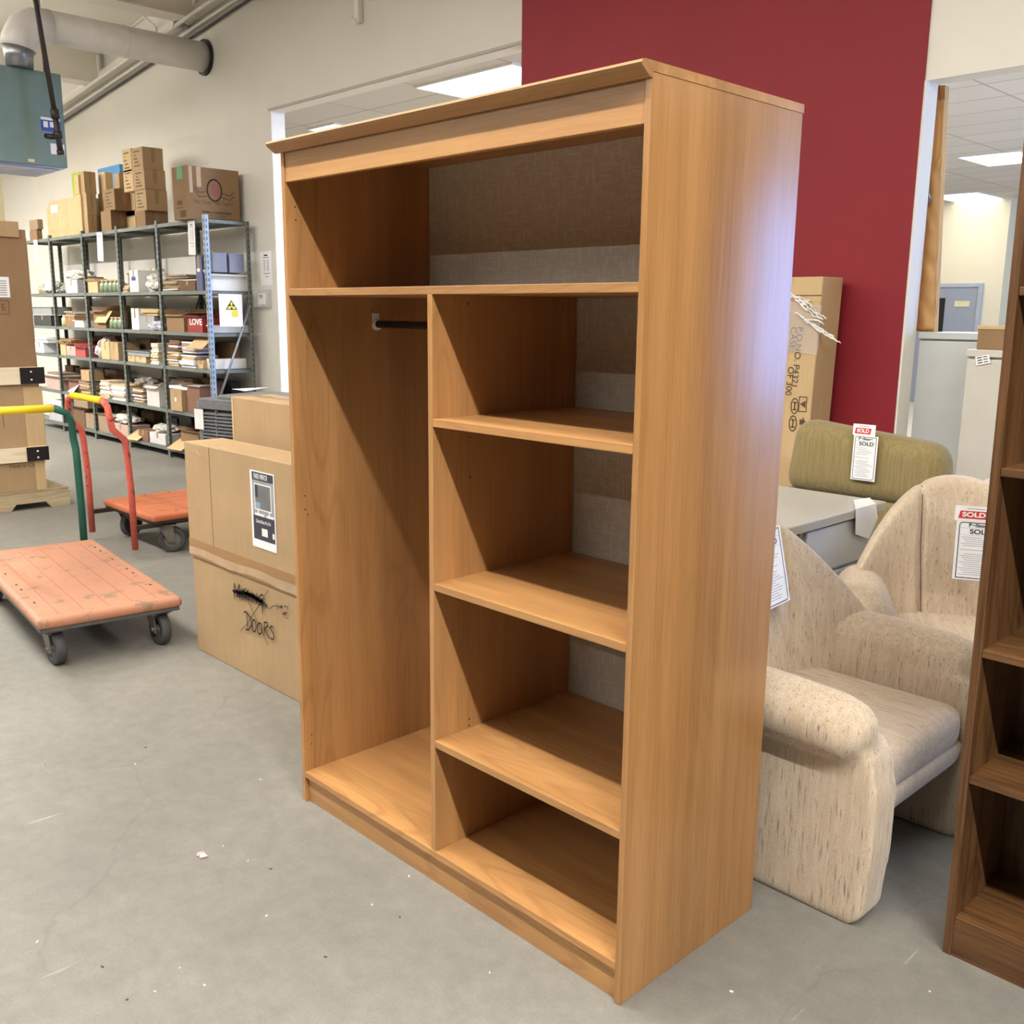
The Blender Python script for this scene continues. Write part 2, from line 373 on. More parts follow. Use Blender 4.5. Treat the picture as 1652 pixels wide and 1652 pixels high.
# door in the showroom's back wall
d = thing('door_1', 'grey door', 'door', (0, 0, 0)); del d['label'], d['category']; d['kind'] = 'structure'
bluegrey = plain((158, 162, 170), .5, 0, .03)
a = on('y', 16.5, 1512, 458); b = on('y', 16.5, 1588, 458); xa, xb, zt = a.x, b.x, a.z
m = MB(); m.box((xa-.35, 16.46, 0), (xb-.07, 16.5, zt-.06)); m.build('door_leaf', bluegrey, d)
m = MB(); m.box((xb-.07, 16.44, 0), (xb, 16.5, zt)); m.box((xa-.42, 16.44, 0), (xa-.35, 16.5, zt)); m.box((xa-.35, 16.44, zt-.06), (xb-.07, 16.5, zt)); m.build('door_frame', plain((178, 182, 190), .5), d)
MB().box((xa+.05, 16.45, .9), (xa+.19, 16.46, zt-.25)).build('door_window', blackm, d)
MB().box((xa+.36, 16.45, zt-.4), (xa+.62, 16.458, zt-.3)).build('door_sign', plain((228, 220, 170), .5), d)

# conduit and beams under the roof
def beam(y_end, x, w_, zlo, zhi, lab):
    o = MB().box((x-w_/2, -9, zlo), (x+w_/2, y_end, zhi)).box((x-w_/2-.02, -9, zlo-.02), (x+w_/2+.02, y_end, zlo-.001)).build('trim_5', M_roof, kind='structure')
for x in (-14.2, -11.2, -8.75, -6.2, -3.6): beam(3.5, x, .22, roofz(x)-.36, roofz(x)+.02, '')
MB().box((-16, 3.44, 3.95), (-15.9, 3.58, 4.1)).build('trim_6', M_roof, kind='structure')
m = MB(); m.prism([(-15.9, 3.5, roofz(-15.9)-.36), (6, 3.5, roofz(6)-.36), (6, 3.5, roofz(6)-.27), (-15.9, 3.5, roofz(-15.9)-.27)], (0, .09, 0)); m.build('trim_7', M_roof, kind='structure')
for i, (dz, yy, r, lab) in enumerate(((-.44, 3.55, .017, 'lowest painted conduit running along the wall under the roof'), (-.50, 3.57, .013, 'thin grey conduit running just below the roof beside the wall'), (-.40, 3.43, .02, 'upper painted conduit nearest the beams along the wall'))):
    m = MB(); m.tube([(x, yy, roofz(x)+dz) for x in (-15.9, -12, -8, -4, 0, 5)], r, seg=8); o = m.build('conduit', [M_wall, pipem, M_wall][i]); tag(o, lab, 'pipe', 'conduits along the wall')

# ---------------------------------------------------------------- wardrobe
W = thing('wardrobe', 'tall open cherry wood wardrobe with shelves at right and a hanging bay at left', 'wardrobe')
XW, DP, TK = -1.328, .548, .016
def W_(name, a, b, m, bev=.0012, **k): return MB().box(a, b).build(name, m, W, bevel=bev, **k)
W_('side_panel', (XW, 0, 0), (XW+TK, DP, 2.003), wood_v); s_ = W_('side_panel', (-TK, 0, 0), (0, DP, 2.003), wood_side)
m = MB(); m.prism([(-1.35, -.030, 2.020), (-1.35, -.034, 2.014), (-1.35, -.030, 2.008), (-1.35, -.006, 1.992), (-1.35, .002, 1.992), (-1.35, .002, 2.003), (-1.35, DP+.003, 2.003), (-1.35, DP+.003, 2.022), (-1.35, -.022, 2.022)], (1.351, 0, 0))
m.build('top_board', wood_h, W)
W_('fascia', (XW+TK, .004, 1.912), (-TK, .022, 2.003), wood_h)
W_('shelf', (XW+TK, .001, 1.596), (-TK, .525, 1.616), wood_h)
W_('divider', (-.676, .001, .104), (-.658, .525, 1.596), wood_v)
for z in (1.292, .866, .430): W_('shelf', (-.658, .001, z-.02), (-TK, .525, z), wood_h)
W_('bottom_board', (XW+TK, 0, .084), (-TK, .525, .104), wood_h)
W_('kickboard', (XW+TK, .012, 0), (-TK, .028, .084), wood_h)
W_('back_panel', (XW+TK, .53, .02), (-TK, .54, 2.004), backmat, 0)
MB().cyl((XW+TK+.004, .31, 1.515), (-.68, .31, 1.515), .0115).build('hanging_rod', blackm, W)
m = MB(); m.box((XW+TK, .297, 1.512), (XW+TK+.004, .323, 1.548)); m.tube([(XW+TK, .31, 1.512), (XW+TK+.014, .31, 1.512)], .0155, seg=16); m.build('rod_bracket', white, W, bevel=.001)
m = MB(); m.box((-.68, .297, 1.512), (-.676, .323, 1.548)); m.tube([(-.690, .31, 1.512), (-.676, .31, 1.512)], .0155, seg=16); m.build('rod_bracket', white, W, bevel=.001)
for q in ((755, 490), (908, 498), (757, 1337)):
    p = on('x', -.658, *q); MB().cyl((-.6585, p.y, p.z), (-.6565, p.y, p.z), .0042, seg=12).build('screw', hubm, W)
for q in ((668, 284), (600, 500)):
    p = on('x', XW+TK, *q); MB().cyl((XW+TK-.001, p.y, p.z), (XW+TK+.001, p.y, p.z), .0042, seg=12).build('screw', hubm, W)
m = MB()
for q in ((476, 334), (477, 355), (503, 1185), (503, 1200), (492, 800), (492, 822), (497, 830)):
    p = on('x', XW+TK, *q); m.cyl((XW+TK-.001, p.y, p.z), (XW+TK+.0006, p.y, p.z), .0024, seg=8)
for q in ((758, 705), (758, 770), (757, 1160), (757, 1170)):
    p = on('x', -.658, *q); m.cyl((-.6585, p.y, p.z), (-.6574, p.y, p.z), .0024, seg=8)
m.build('peg_holes', blackm, W)

# ---------------------------------------------------------------- dark bookcase at the right
B = thing('bookcase', 'dark oak veneer bookcase standing at the right edge in front of the armchairs', 'bookcase', (.428, .74, 0))
def shear(o):
    for v in o.data.vertices: v.co.x -= .0075*v.co.z
    return o
BW, BD, BH = .78, .30, 2.1
shear(MB().box((0, 0, 0), (.020, BD, BH)).build('side_panel', oak_v, B, bevel=.0015)); shear(MB().box((BW-.02, 0, 0), (BW, BD, BH)).build('side_panel', oak_v, B, bevel=.0015))
for z in (.106, .479, .795, 1.223, 1.62): shear(MB().box((.020, .004, z-.019), (BW-.02, BD-.008, z)).build('shelf', oak_h, B, bevel=.0015))
shear(MB().box((.02, 0, BH-.02), (BW-.02, BD, BH)).build('top_board', oak_h, B)); shear(MB().box((.020, .003, 0), (BW-.02, .02, .087)).build('kickboard', oak_h, B)); shear(MB().box((.02, BD-.008, .02), (BW-.02, BD, BH-.02)).build('back_panel', oak_v, B))

# ---------------------------------------------------------------- armchairs
def rbox(a, b, r, name, mat, parent, sub=1, vox=None):
    o = MB().box(a, b).build(name, mat, parent, bevel=r, seg=5, smooth=True); return o
def soft(o, vox=.014, it=6, fac=.6):
    r = o.modifiers.new('remesh', 'REMESH'); r.mode = 'VOXEL'; r.voxel_size = vox; r.use_smooth_shade = True
    s = o.modifiers.new('smooth', 'SMOOTH'); s.iterations = it; s.factor = fac; return o
def fan_back(name, mat, parent, hw, zb, zt, side, x0, lean, thick):
    """fan-shaped padded back facing +x; seams converge downwards"""
    NS, NT_ = 120, 40; m = MB(); bm = m.bm
    def ztop(s): return zb+side+(zt-zb-side)*(1-abs(s)**2.25)
    def P(s, t, sd):
        z = zb+(ztop(s)-zb)*t; y = hw*s*(.80+.20*min(1, t*1.5))
        edge = max(0, 1-abs(s)**6)*max(0, 1-t**7)
        seam = sum(math.exp(-((s-q)/.03)**2) for q in (-.36, .36))
        bul = .5+.5*math.sqrt(edge) if edge > 0 else .5
        d = thick/2*(bul-.42*seam*.75*(t > .02))
        xx = x0-lean*(z-zb)
        return Vector((xx+sd*d+.20*abs(s)**2.2*min(1, .3+t), y, z))
    g = {}
    for sd in (1, -1):
        for i in range(NS+1):
            for j in range(NT_+1): g[sd, i, j] = bm.verts.new(P(-1+2*i/NS, j/NT_, sd))
        for i in range(NS):
            for j in range(NT_):
                q = [g[sd, i, j], g[sd, i+1, j], g[sd, i+1, j+1], g[sd, i, j+1]]; bm.faces.new(q if sd > 0 else q[::-1])
    for i in range(NS):
        bm.faces.new((g[1, i, NT_], g[1, i+1, NT_], g[-1, i+1, NT_], g[-1, i, NT_])); bm.faces.new((g[-1, i, 0], g[-1, i+1, 0], g[1, i+1, 0], g[1, i, 0]))
    for j in range(NT_):
        bm.faces.new((g[1, 0, j], g[1, 0, j+1], g[-1, 0, j+1], g[-1, 0, j])); bm.faces.new((g[-1, NS, j], g[-1, NS, j+1], g[1, NS, j+1], g[1, NS, j]))
    o = m.build(name, mat, parent, smooth=True)
    for q in (-.36, .36):
        m2 = MB(); m2.tube([P(q*(.93+.07*t/20), t/20, 1)+Vector((.0015, 0, 0)) for t in range(21)], .0022, seg=6); m2.build('seam', plain((120, 100, 84), .9), parent)
    return o
def armchair(loc, rz, label):
    A = thing('armchair', label, 'armchair', loc, rz, 'beige tweed armchairs')
    for sg in (-1, 1):
        m = MB(); yo = .395*sg; yi = .26*sg
        out = [(-.30, .03), (-.27, .0), (.29, .0), (.318, .03), (.335, .20), (.335, .36), (.315, .46), (.285, .50), (.0, .505), (-.20, .505), (-.30, .48)]
        y_a, y_b = min(yo, yi), max(yo, yi)
        y_a, y_b = (y_a+.015, y_b+.004) if sg < 0 else (y_a-.004, y_b-.015); m.prism([(x, y_a, z) for x, z in out], (0, y_b-y_a, 0))
        m.tube([(-.20, .350*sg, .525), (.0, .350*sg, .527), (.20, .350*sg, .52), (.255, .350*sg, .512), (.285, .348*sg, .505), (.30, .348*sg, .50)], [.088, .090, .088, .080, .055, .02], seg=24)
        soft(m.build('arm', beige_v, A, smooth=True), .011, 4)
    m = MB(); m.box((-.28, -.262, .30), (.30, .262, .435)); o = m.build('seat_cushion', beige_x, A, smooth=True, bevel=.045, seg=5); soft(o, .012, 10)
    m = MB(); m.prism([(-.30, -.262, .20), (.12, -.262, .18), (.22, -.262, .20), (.29, -.262, .25), (.305, -.262, .30), (.295, -.262, .325), (-.30, -.262, .325)], (0, .524, 0)); soft(m.build('seat_base', beige_v, A, smooth=True), .014, 6)
    fan_back('backrest', beige_v, A, .375, .22, .945, .385, -.255, .16, .17)
    m = MB(); m.box((-.36, -.26, .10), (-.28, .26, .42)); m.build('back_frame', beige_v, A, bevel=.02)
    return A
ch1 = armchair((-.075, 1.045, 0), 0, 'beige tweed armchair with channelled back standing right behind the wardrobe')
ch2 = armchair((-.065, 2.0, 0), -1.012, 'farther beige tweed armchair with a red SOLD tag pinned on its back')

def sold_tag(name, label, M, w_, h, header=True, text_on=True, grp='sold tags on the furniture'):
    """paper tag in its own plane: x right, y up, z toward viewer; origin top left"""
    t = thing(name, label, 'tag', (0, 0, 0), 0, grp); t.matrix_world = M
    hh = h*.2 if header else 0
    m = MB(); m.box((0, -h, -.0012), (w_, -hh, 0)); m.build('sheet', paper, t)
    m = MB(); e = .0006; bw = w_*.02; a, b, c, d_ = w_*.06, w_*.94, -hh-h*.02, -h+h*.02
    m.box((a, d_, 0), (a+bw, c-w_*.08, e)); m.box((b-bw, d_+w_*.08, 0), (b, c, e)); m.box((a+w_*.08, c-bw, 0), (b, c, e)); m.box((a, d_, 0), (b-w_*.08, d_+bw, e))
    m.ribbon([(a+bw/2, c-w_*.08, e), (a+w_*.03, c-w_*.025, e), (a+w_*.08, c-bw/2, e)], bw, (0, 0, 1)); m.ribbon([(b-bw/2, d_+w_*.08, e), (b-w_*.03, d_+w_*.025, e), (b-w_*.08, d_+bw/2, e)], bw, (0, 0, 1))
    m.build('printed_border', navy, t)
    H = h-hh; m = MB()
    m.box((a, -hh-H*.12, 0), (b, -hh-H*.125, e)); m.box((a, -hh-H*.24, 0), (b, -hh-H*.245, e))
    for i in range(19):
        yy = -hh-H*(.28+.035*i); x0 = a+w_*(.06+.05*((i*7) % 3)); x1 = x0+w_*(.45+.25*((i*5) % 4)/4)
        if i in (5, 7): continue
        m.box((x0, yy-H*.006, 0), (min(x1, b-w_*.06), yy+H*.004, e))
    m.build('printed_lines', plain((168, 172, 184), .7, 0, 0), t)
    F = Matrix.Identity(4)
    if text_on:
        text('lettering', 'SOLD', H*.11, ink, Matrix.Translation((w_*.54, -hh-H*.183, .0009)), t, sx=1.25, bold=.0006)
        text('lettering', 'ReStore', H*.075, navy, Matrix.Translation((w_*.5, -hh-H*.075, .0009)), t, sx=1.35, bold=.0006)
    if header:
        m = MB(); m.box((-w_*.06, -hh*1.02, .0002), (w_*.86, 0, .0012)); m.build('header_card', paper, t)
        m = MB(); m.prism([(w_*.02, -hh*.86, .0012), (w_*.66, -hh*.86, .0012), (w_*.70, -hh*.34, .0012), (w_*.06, -hh*.34, .0012)], (0, 0, .0004)); m.build('red_stamp', sold_red, t)
        text('lettering', 'SOLD', hh*.44, white, Matrix.Translation((w_*.36, -hh*.60, .0019)), t, sx=w_*8.6, bold=.0009)
        m = MB(); m.box((w_*.2, -hh*.2, .0012), (w_*.6, -hh*.16, .0016)); m.build('printed_lines', grey_ink, t)
    return t
def frame3(o, xr, up):
    xr = Vector(xr).normalized(); up = Vector(up); n = xr.cross(up).normalized(); up = n.cross(xr)
    return Matrix(((xr.x, up.x, n.x, o[0]), (xr.y, up.y, n.y, o[1]), (xr.z, up.z, n.z, o[2]), (0, 0, 0, 1)))
# tag on the far armchair (its back faces -y) and on the near one (faces +x)
o_ = on('y', 2.07, 1546, 815); sold_tag('sold_tag', 'white SOLD tag with red stamp pinned to the farther beige armchair', frame3((o_.x, o_.y, o_.z), (.85, .53, -.02), (-.17, .10, 1)) , .155, .27)
o_ = on('x', -.30, 1208, 862); sold_tag('sold_tag', 'white tag half hidden behind the wardrobe on the near armchair', frame3((o_.x+.012, o_.y, o_.z), (-.0, 1, .06), (-.2, -.42, 1)), .15, .235, header=False)

# ---------------------------------------------------------------- olive chair, desk, floral chair, cabinets
O = thing('recliner', 'olive green upholstered recliner whose broad back cushion carries a SOLD tag', 'armchair', (-.95, 2.84, 0))
m = MB(); m.box((-.40, .0, .68), (.43, .20, 1.055)); o = m.build('headrest_cushion', olive, O, smooth=True, bevel=.085, seg=6)
def puff(o):
    b_ = o.modifiers['bevel']; soft(o, .016, 10); return o
puff(o)
for v in o.data.vertices:
    if v.co.z > .9 and v.co.x < 0: v.co.x += .05; 
    if v.co.z > .9 and v.co.x > 0: v.co.z -= .07; v.co.x -= .03
MB().box((-.39, .03, .08), (.39, .18, .70)).build('back_body', olive, O, smooth=True, bevel=.03, seg=4)
MB().box((-.30, .16, .10), (.30, .42, .42)).build('seat', olive, O, smooth=True, bevel=.05, seg=4)
for sx in (-1, 1): MB().box((min(.30*sx, .42*sx), .12, .06), (max(.30*sx, .42*sx), .42, .58)).build('arm', olive, O, smooth=True, bevel=.05, seg=4)
for sx in (-1, 1):
    for yy in (.1, .38): MB().cyl((.33*sx, yy, 0), (.33*sx, yy, .09), .025).build('foot', blackm, O)
o_ = on('y', 2.825, 1378, 683); sold_tag('sold_tag', 'white SOLD tag with red stamp hanging on the olive recliner cushion', frame3((o_.x+.005, o_.y, o_.z), (1, 0, 0), (-.17, .02, 1)), .14*.86, .265)

D = thing('desk', 'light grey office desk with drawers between the wardrobe and the beige armchairs', 'desk', (-.70, 0, 0))
MB().box((-.80, 1.50, .705), (0, 2.66, .74)).build('desktop', [deskgrey, deskedge][0], D, bevel=.004)
MB().box((-.806, 1.496, .703), (.003, 2.664, .735)).build('edge_band', deskedge, D)
MB().box((-.62, 1.98, .04), (-.03, 2.62, .704)).build('pedestal', filegrey, D, bevel=.003)
for z0, z1 in ((.50, .690), (.29, .485), (.06, .275)):
    dr = MB().box((-.03, 2.0, z0), (-.012, 2.6, z1)).build('drawer', filegrey, D, bevel=.004)
for y in (1.56, 1.92): MB().box((-.09, y-.02, 0), (-.05, y+.02, .704)).build('leg', blackm, D)
MB().box((-.76, 1.54, 0), (-.72, 2.6, .704)).build('side_panel', filegrey, D)
for y in (2.02, 2.56): MB().cyl((-.1, y, 0), (-.1, y, .042), .02).build('foot', blackm, D)
# sheet of paper folded over the desk corner
c_ = Vector((-.70+.008, 2.46, .744)); m = MB()
pp = [on('z', .745, 1378, 806), on('z', .745, 1416, 820), on('x', -.688, 1412, 826), on('x', -.688, 1400, 868), on('x', -.688, 1381, 862), on('x', -.688, 1381, 828)]
v_ = [on('x', -.692, *q) for q in ((1380, 824), (1413, 811), (1416, 836), (1401, 869), (1380, 862))]
h_ = [on('z', .745, *q) for q in ((1377, 807), (1403, 803))]
m.poly([h_[0], h_[1], Vector((-.692, v_[1].y, .7445)), Vector((-.692, v_[0].y, .7445))]); m.poly([Vector((-.692, v_[0].y, .7445)), Vector((-.692, v_[1].y, .7445)), v_[2], v_[3], v_[4]])
so = m.build('paper_sheet', paper); sm = so.modifiers.new('t', 'SOLIDIFY'); sm.thickness = .001; tag(so, 'blank white paper draped over the right edge of the grey desk', 'paper')

Fc = thing('floral_chair', 'chair with pale pink floral cotton back peeking out beside the bookcase', 'chair', (-.20, 3.0, 0))
m = MB(); m.prism([(.30*math.cos(k*PI/10), 0, .72+.17*math.sin(k*PI/10)) for k in range(11)]+[(-.30, 0, .25), (.30, 0, .25)], (0, .12, 0)); soft(m.build('backrest', floral, Fc, smooth=True), .014, 6)
MB().box((-.29, -.45, .28), (.29, .02, .44)).build('seat', floral, Fc, smooth=True, bevel=.04, seg=4)
for sx in (-1, 1):
    for yy in (-.4, .05): MB().cyl((.25*sx, yy, 0), (.25*sx, yy, .3), .02).build('leg', oak_v, Fc)

def cabinet(label, x0, x1, y0, y1, h, mat):
    c = thing('metal_cabinet', label, 'cabinet', (x0, y0, 0), 0, 'grey metal cabinets')
    MB().box((0, .018, 0), (x1-x0, y1-y0, h)).build('body', mat, c, bevel=.004)
    MB().box((.006, 0, .05), (x1-x0-.006, .017, h-.045)).build('door', mat, c, bevel=.004)
    MB().box((0, -.004, h-.035), (x1-x0, .018, h)).build('top_rim', mat, c, bevel=.003)
    return c
c1 = cabinet('taller light grey metal cabinet standing against the white jamb by the red wall', -1.098, -.66, 3.745, 4.15, on('y', 3.745, 1500, 536).z, plain((196, 200, 200), .35, 0, .02))
X2, H2 = on('y', 3.36, 1556, 600).x, on('y', 3.36, 1580, 564).z
c2 = cabinet('shorter beige grey metal cabinet with a small white sticker, box on top', X2, X2+.5, 3.36, 3.775, H2, plain((198, 194, 184), .4, 0, .02))
o_ = on('y', 3.356, 1574, 580); M_ = frame3((o_.x, o_.y-.002, o_.z), (1, 0, .25), (-.25, 0, 1))
st = thing('sticker', 'small white price sticker on the shorter grey cabinet', 'sticker'); st.matrix_world = M_
MB().box((0, -.03, -.001), (.065, .012, 0)).build('label_sheet', paper, st); mm = MB()
for k in range(3): mm.box((.008, -.022+.012*k, 0), (.03, -.017+.012*k, .0005)); mm.box((.036, -.022+.012*k, 0), (.055, -.018+.012*k, .0005))
mm.build('printed_lines', ink, st)
bx = thing('cardboard_box', 'low brown cardboard box on the shorter grey cabinet', 'box', (on('y', 3.39, 1575, 560).x, 3.39, H2))
MB().box((0, 0, 0), (.45, .3, .105)).build('carton', cb[2], bx, bevel=.004); MB().box((-.004, -.004, .095), (.454, .304, .112)).build('lid', cb[1], bx, bevel=.003)

# rough framing stud beside the white jamb
H1 = on('y', 3.745, 1500, 536).z+.001
S = thing('wood_stud', 'rough timber stud wrapped in brown kraft paper standing on the taller grey cabinet', 'stud')
p1, p2, p3, p4 = on('y', 3.80, 1512, 138), on('y', 3.80, 1526, 138), on('y', 3.80, 1508, 540), on('y', 3.80, 1479, 540)
def ext(a, b): d_ = (b-a)/(a.z-b.z); return a+d_*(a.z-H1)
q3, q4 = ext(p2, p3), ext(p1, p4)
m = MB(); m.prism([(p1.x, 3.79, p1.z), (p2.x, 3.79, p2.z), (q3.x, 3.79, H1), (q4.x, 3.79, H1)], (0, .05, 0)); m.build('board', studwood, S)
m = MB(); NJ = 46
prev = None
for j in range(NJ+1):
    z = H1+.01+(2.35-H1)*j/NJ; f_ = (p1.z-z)/(p1.z-H1); xa = p1.x+(q4.x-p1.x)*f_; xb = p2.x+(q3.x-p2.x)*f_
    row = []
    for i in range(7):
        x = xa-.001+(xb-xa+.002)*i/6; yv = 3.782-.006*math.sin(z*40+i)*math.sin(z*13)-.005*noise.noise(Vector((x*40, z*14, 1)))-.006*(i in (2, 3, 4))
        row.append(m.bm.verts.new((x, yv, z)))
    if prev:
        for i in range(6): f = m.bm.faces.new((prev[i], prev[i+1], row[i+1], row[i])); f.smooth = True
    prev = row
o = m.build('kraft_wrap', plain((196, 152, 96), .55, 0, .06), S); s = o.modifiers.new('t', 'SOLIDIFY'); s.thickness = .003; s.offset = 1
m = MB(); m.tube([(p1.x-.01, 3.77, 2.20), (p1.x+.02, 3.76, 2.21), (p1.x+.035, 3.76, 2.16), (p1.x+.02, 3.765, 2.13)], .008, seg=8); m.build('hook', galv2, S)

# tall carton leaning in front of the red wall
a = on('y', 3.32, 1280, 442); b = on('y', 3.32, 1328, 446); b2 = on('y', 3.32, 1307, 675)
K = thing('tall_carton', 'tall brown carton with printed case marks wrapped in torn plastic before the red wall', 'box', (b.x, 3.32, 0))
ht = b.z; lean = (b2.x-b.x)/(b.z-b2.z)*ht
m = MB(); m.prism([(-.50+lean, 0, 0), (lean, 0, 0), (0, 0, ht), (-.50, 0, ht)], (0, .22, 0)); m.build('carton', cb[1], K, bevel=.006)
m = MB(); m.box((-.50, -.002, ht-.10), (.0, -.0005, ht-.095)); m.build('lid_seam', cb[5], K)
def kp(u, v): q = on('y', 3.318, u, v); return (q.x-b.x, q.z)
def ktext(s, u, v, size, sx=1.0):
    x, z = kp(u, v); text('lettering', s, size, faded_ink, plane_front(x, -.003, z, -PI/2-.04), K, align='LEFT', sx=sx)
ktext('P.O.NO. P4321', 1291, 527, .052, 1.0); ktext('CASE:', 1281, 527, .052); ktext('OF 300', 1276, 591, .052)
for (u, v, kind) in ((1282, 655, 'c'), (1295, 652, 'r'), (1279, 683, 'c'), (1293, 681, 'a')):
    x, z = kp(u, v); m = MB(); n_ = (0, -1, 0)
    if kind == 'c':
        m.ribbon([(x+.022*math.cos(k*PI/10), -.003, z+.042*math.sin(k*PI/10)) for k in range(21)], .005, n_); m.ribbon([(x, -.003, z-.02), (x, -.003, z+.02)], .007, n_); m.ribbon([(x-.01, -.003, z+.02), (x+.01, -.003, z+.02)], .006, n_); m.ribbon([(x-.01, -.003, z-.02), (x+.01, -.003, z-.02)], .006, n_)
    elif kind == 'r':
        m.ribbon([(x-.022, -.003, z-.04), (x+.022, -.003, z-.04), (x+.022, -.003, z+.04), (x-.022, -.003, z+.04), (x-.022, -.003, z-.04)], .004, n_); m.poly([(x-.016, -.003, z), (x+.016, -.003, z+.02), (x+.016, -.003, z-.02)])
    else:
        m.poly([(x-.012, -.003, z+.014), (x+.008, -.003, z+.014), (x+.008, -.003, z-.014), (x-.012, -.003, z-.014)]); m.poly([(x+.006, -.003, z+.03), (x+.026, -.003, z), (x+.006, -.003, z-.03)])
    m.build('printed_symbol', faded_ink, K)
filmt = NT('stretch_film'); filmt.fin(srgb(226, 226, 230), .15, 0, .6); filmt.b.inputs['Alpha'].default_value = .28
m = MB(); rows = []
for j in range(13):
    z = ht-.10-.26*j/12; row = []
    for i in range(13):
        x = -.5+.512*i/12+lean*(ht-z)/ht; row.append(m.bm.verts.new((x, -.010-.012*abs(noise.noise(Vector((x*16, z*9+x*14, 2)))), z-.05*(i/12)+.02*noise.noise(Vector((x*9, j, 3))))))
    rows.append(row)
for j in range(12):
    for i in range(12): m.bm.faces.new((rows[j][i], rows[j][i+1], rows[j+1][i+1], rows[j+1][i])).smooth = True
m.build('plastic_wrap', filmt.m, K)
for k, (u, v) in enumerate(((1290, 482), (1312, 520))):
    x, z = kp(u, v); m = MB(); random.seed(k+2); n_ = 14
    for q_ in range(7):
        pts = []; a0 = random.uniform(-.5, .1)
        x_, z_, y_ = x-.10+.02*q_, z+.05-.012*q_, -.014
        for i in range(n_):
            pts.append((x_, y_, z_)); x_ += .012; z_ += -.006+random.uniform(-.008, .008); y_ = -.014-.012*random.random()
        m.tube(pts, [.0015+.004*random.random() for _ in pts], seg=5)
    m.build('plastic_shred', white, K, smooth=True)

# ---------------------------------------------------------------- mirror cartons left of the wardrobe
BX = thing('mirror_carton', 'large flat carton with a mirror poster and crossed-out marker writing', 'box', (-2.92, .42, 0))
bh = .976; dx, dy = 1.45, .19
MB().box((0, 0, .492), (dx, dy, bh)).build('upper_half', cb[0], BX, bevel=.004); MB().box((.012, .006, 0), (dx, dy, .492)).build('lower_half', cb[0], BX, bevel=.004)
def bp(u, v, e=.002): q = on('y', .42, u, v); return Vector((q.x+2.92, -e, q.z))
m = MB(); m.box((0, -.0012, .455), (dx, 0, .535), tape); m.box((0, -.002, .490), (dx, 0, .494), clear_tape); m.build('packing_tape', tape, BX)
m = MB(); rr = []
for i in range(41):
    x = dx*i/40; zc = .478+.006*math.sin(x*13); rr.append((m.bm.verts.new((x, -.0022-.002*abs(noise.noise(Vector((x*30, 0, 0)))), zc+.018)), m.bm.verts.new((x, -.0022-.002*abs(noise.noise(Vector((x*30, 3, 0)))), zc-.018+.006*noise.noise(Vector((x*20, 7, 0)))))))
for i in range(40): m.bm.faces.new((rr[i][0], rr[i+1][0], rr[i+1][1], rr[i][1]))
m.build('clear_tape', clear_tape, BX)
m = MB(); x_ = bp(337, 740).x; m.box((x_, -.0008, .535), (x_+.003, 0, bh-.004)); m.build('crease', cb[5], BX)
for q in ((321, 731),):
    p = bp(*q); m = MB(); m.ribbon([(p.x-.02, -.002, p.z+.006), (p.x+.02, -.002, p.z-.01)], .008, (0, -1, 0)); m.build('scuff', cb[1], BX)
# poster
pa, pb = bp(403.5, 757), bp(447.5, 893); px0, px1, pz1, pz0 = pa.x, pb.x, pa.z, pb.z
po = MB().box((px0, -.0025, pz0), (px1, -.001, pz1)).build('poster', paper, BX)
pw, ph = px1-px0, pz1-pz0
def PR(x0, z0, x1, z1, mt, nm, e): return MB().box((px0+pw*x0, -.0025-e, pz0+ph*z0), (px0+pw*x1, -.0025, pz0+ph*z1)).build(nm, mt, po)
PR(.08, .88, .96, .985, navy, 'poster_header', .0004); PR(.08, .42, .96, .88, plain((150, 152, 160), .5, 0, .1), 'poster_photo', .0003); PR(.08, .11, .96, .42, navy, 'poster_footer', .0004)
PR(.16, .50, .86, .84, white, 'mirror_frame', .0006); PR(.19, .515, .83, .825, plain((112, 114, 118), .3, 0, .15), 'mirror_glass', .0008); PR(.19, .66, .32, .825, navy, 'dark_curtain', .001); PR(.19, .52, .40, .60, plain((140, 160, 182), .4), 'bed_reflection', .001)
PR(.16, .425, .55, .455, white, 'basin', .0006); PR(.64, .425, .94, .455, white, 'basin', .0006); PR(.28, .455, .32, .50, white, 'tap', .0006); PR(.74, .455, .78, .50, white, 'tap', .0006)
PR(.42, .17, .66, .27, white, 'barcode_label', .0006); PR(.86, .17, .94, .24, white, 'barcode_label', .0006)
text('lettering', 'PARIS MIRROR', .030, white, plane_front(px0+pw*.45, -.0034, pz0+ph*.93), po, sx=pw*2.9, bold=.0004)
text('lettering', 'Cabinet/Gallery 40 x 30 in', .020, white, plane_front(px0+pw*.5, -.0034, pz0+ph*.35), po, sx=pw*2.9, bold=.0003)
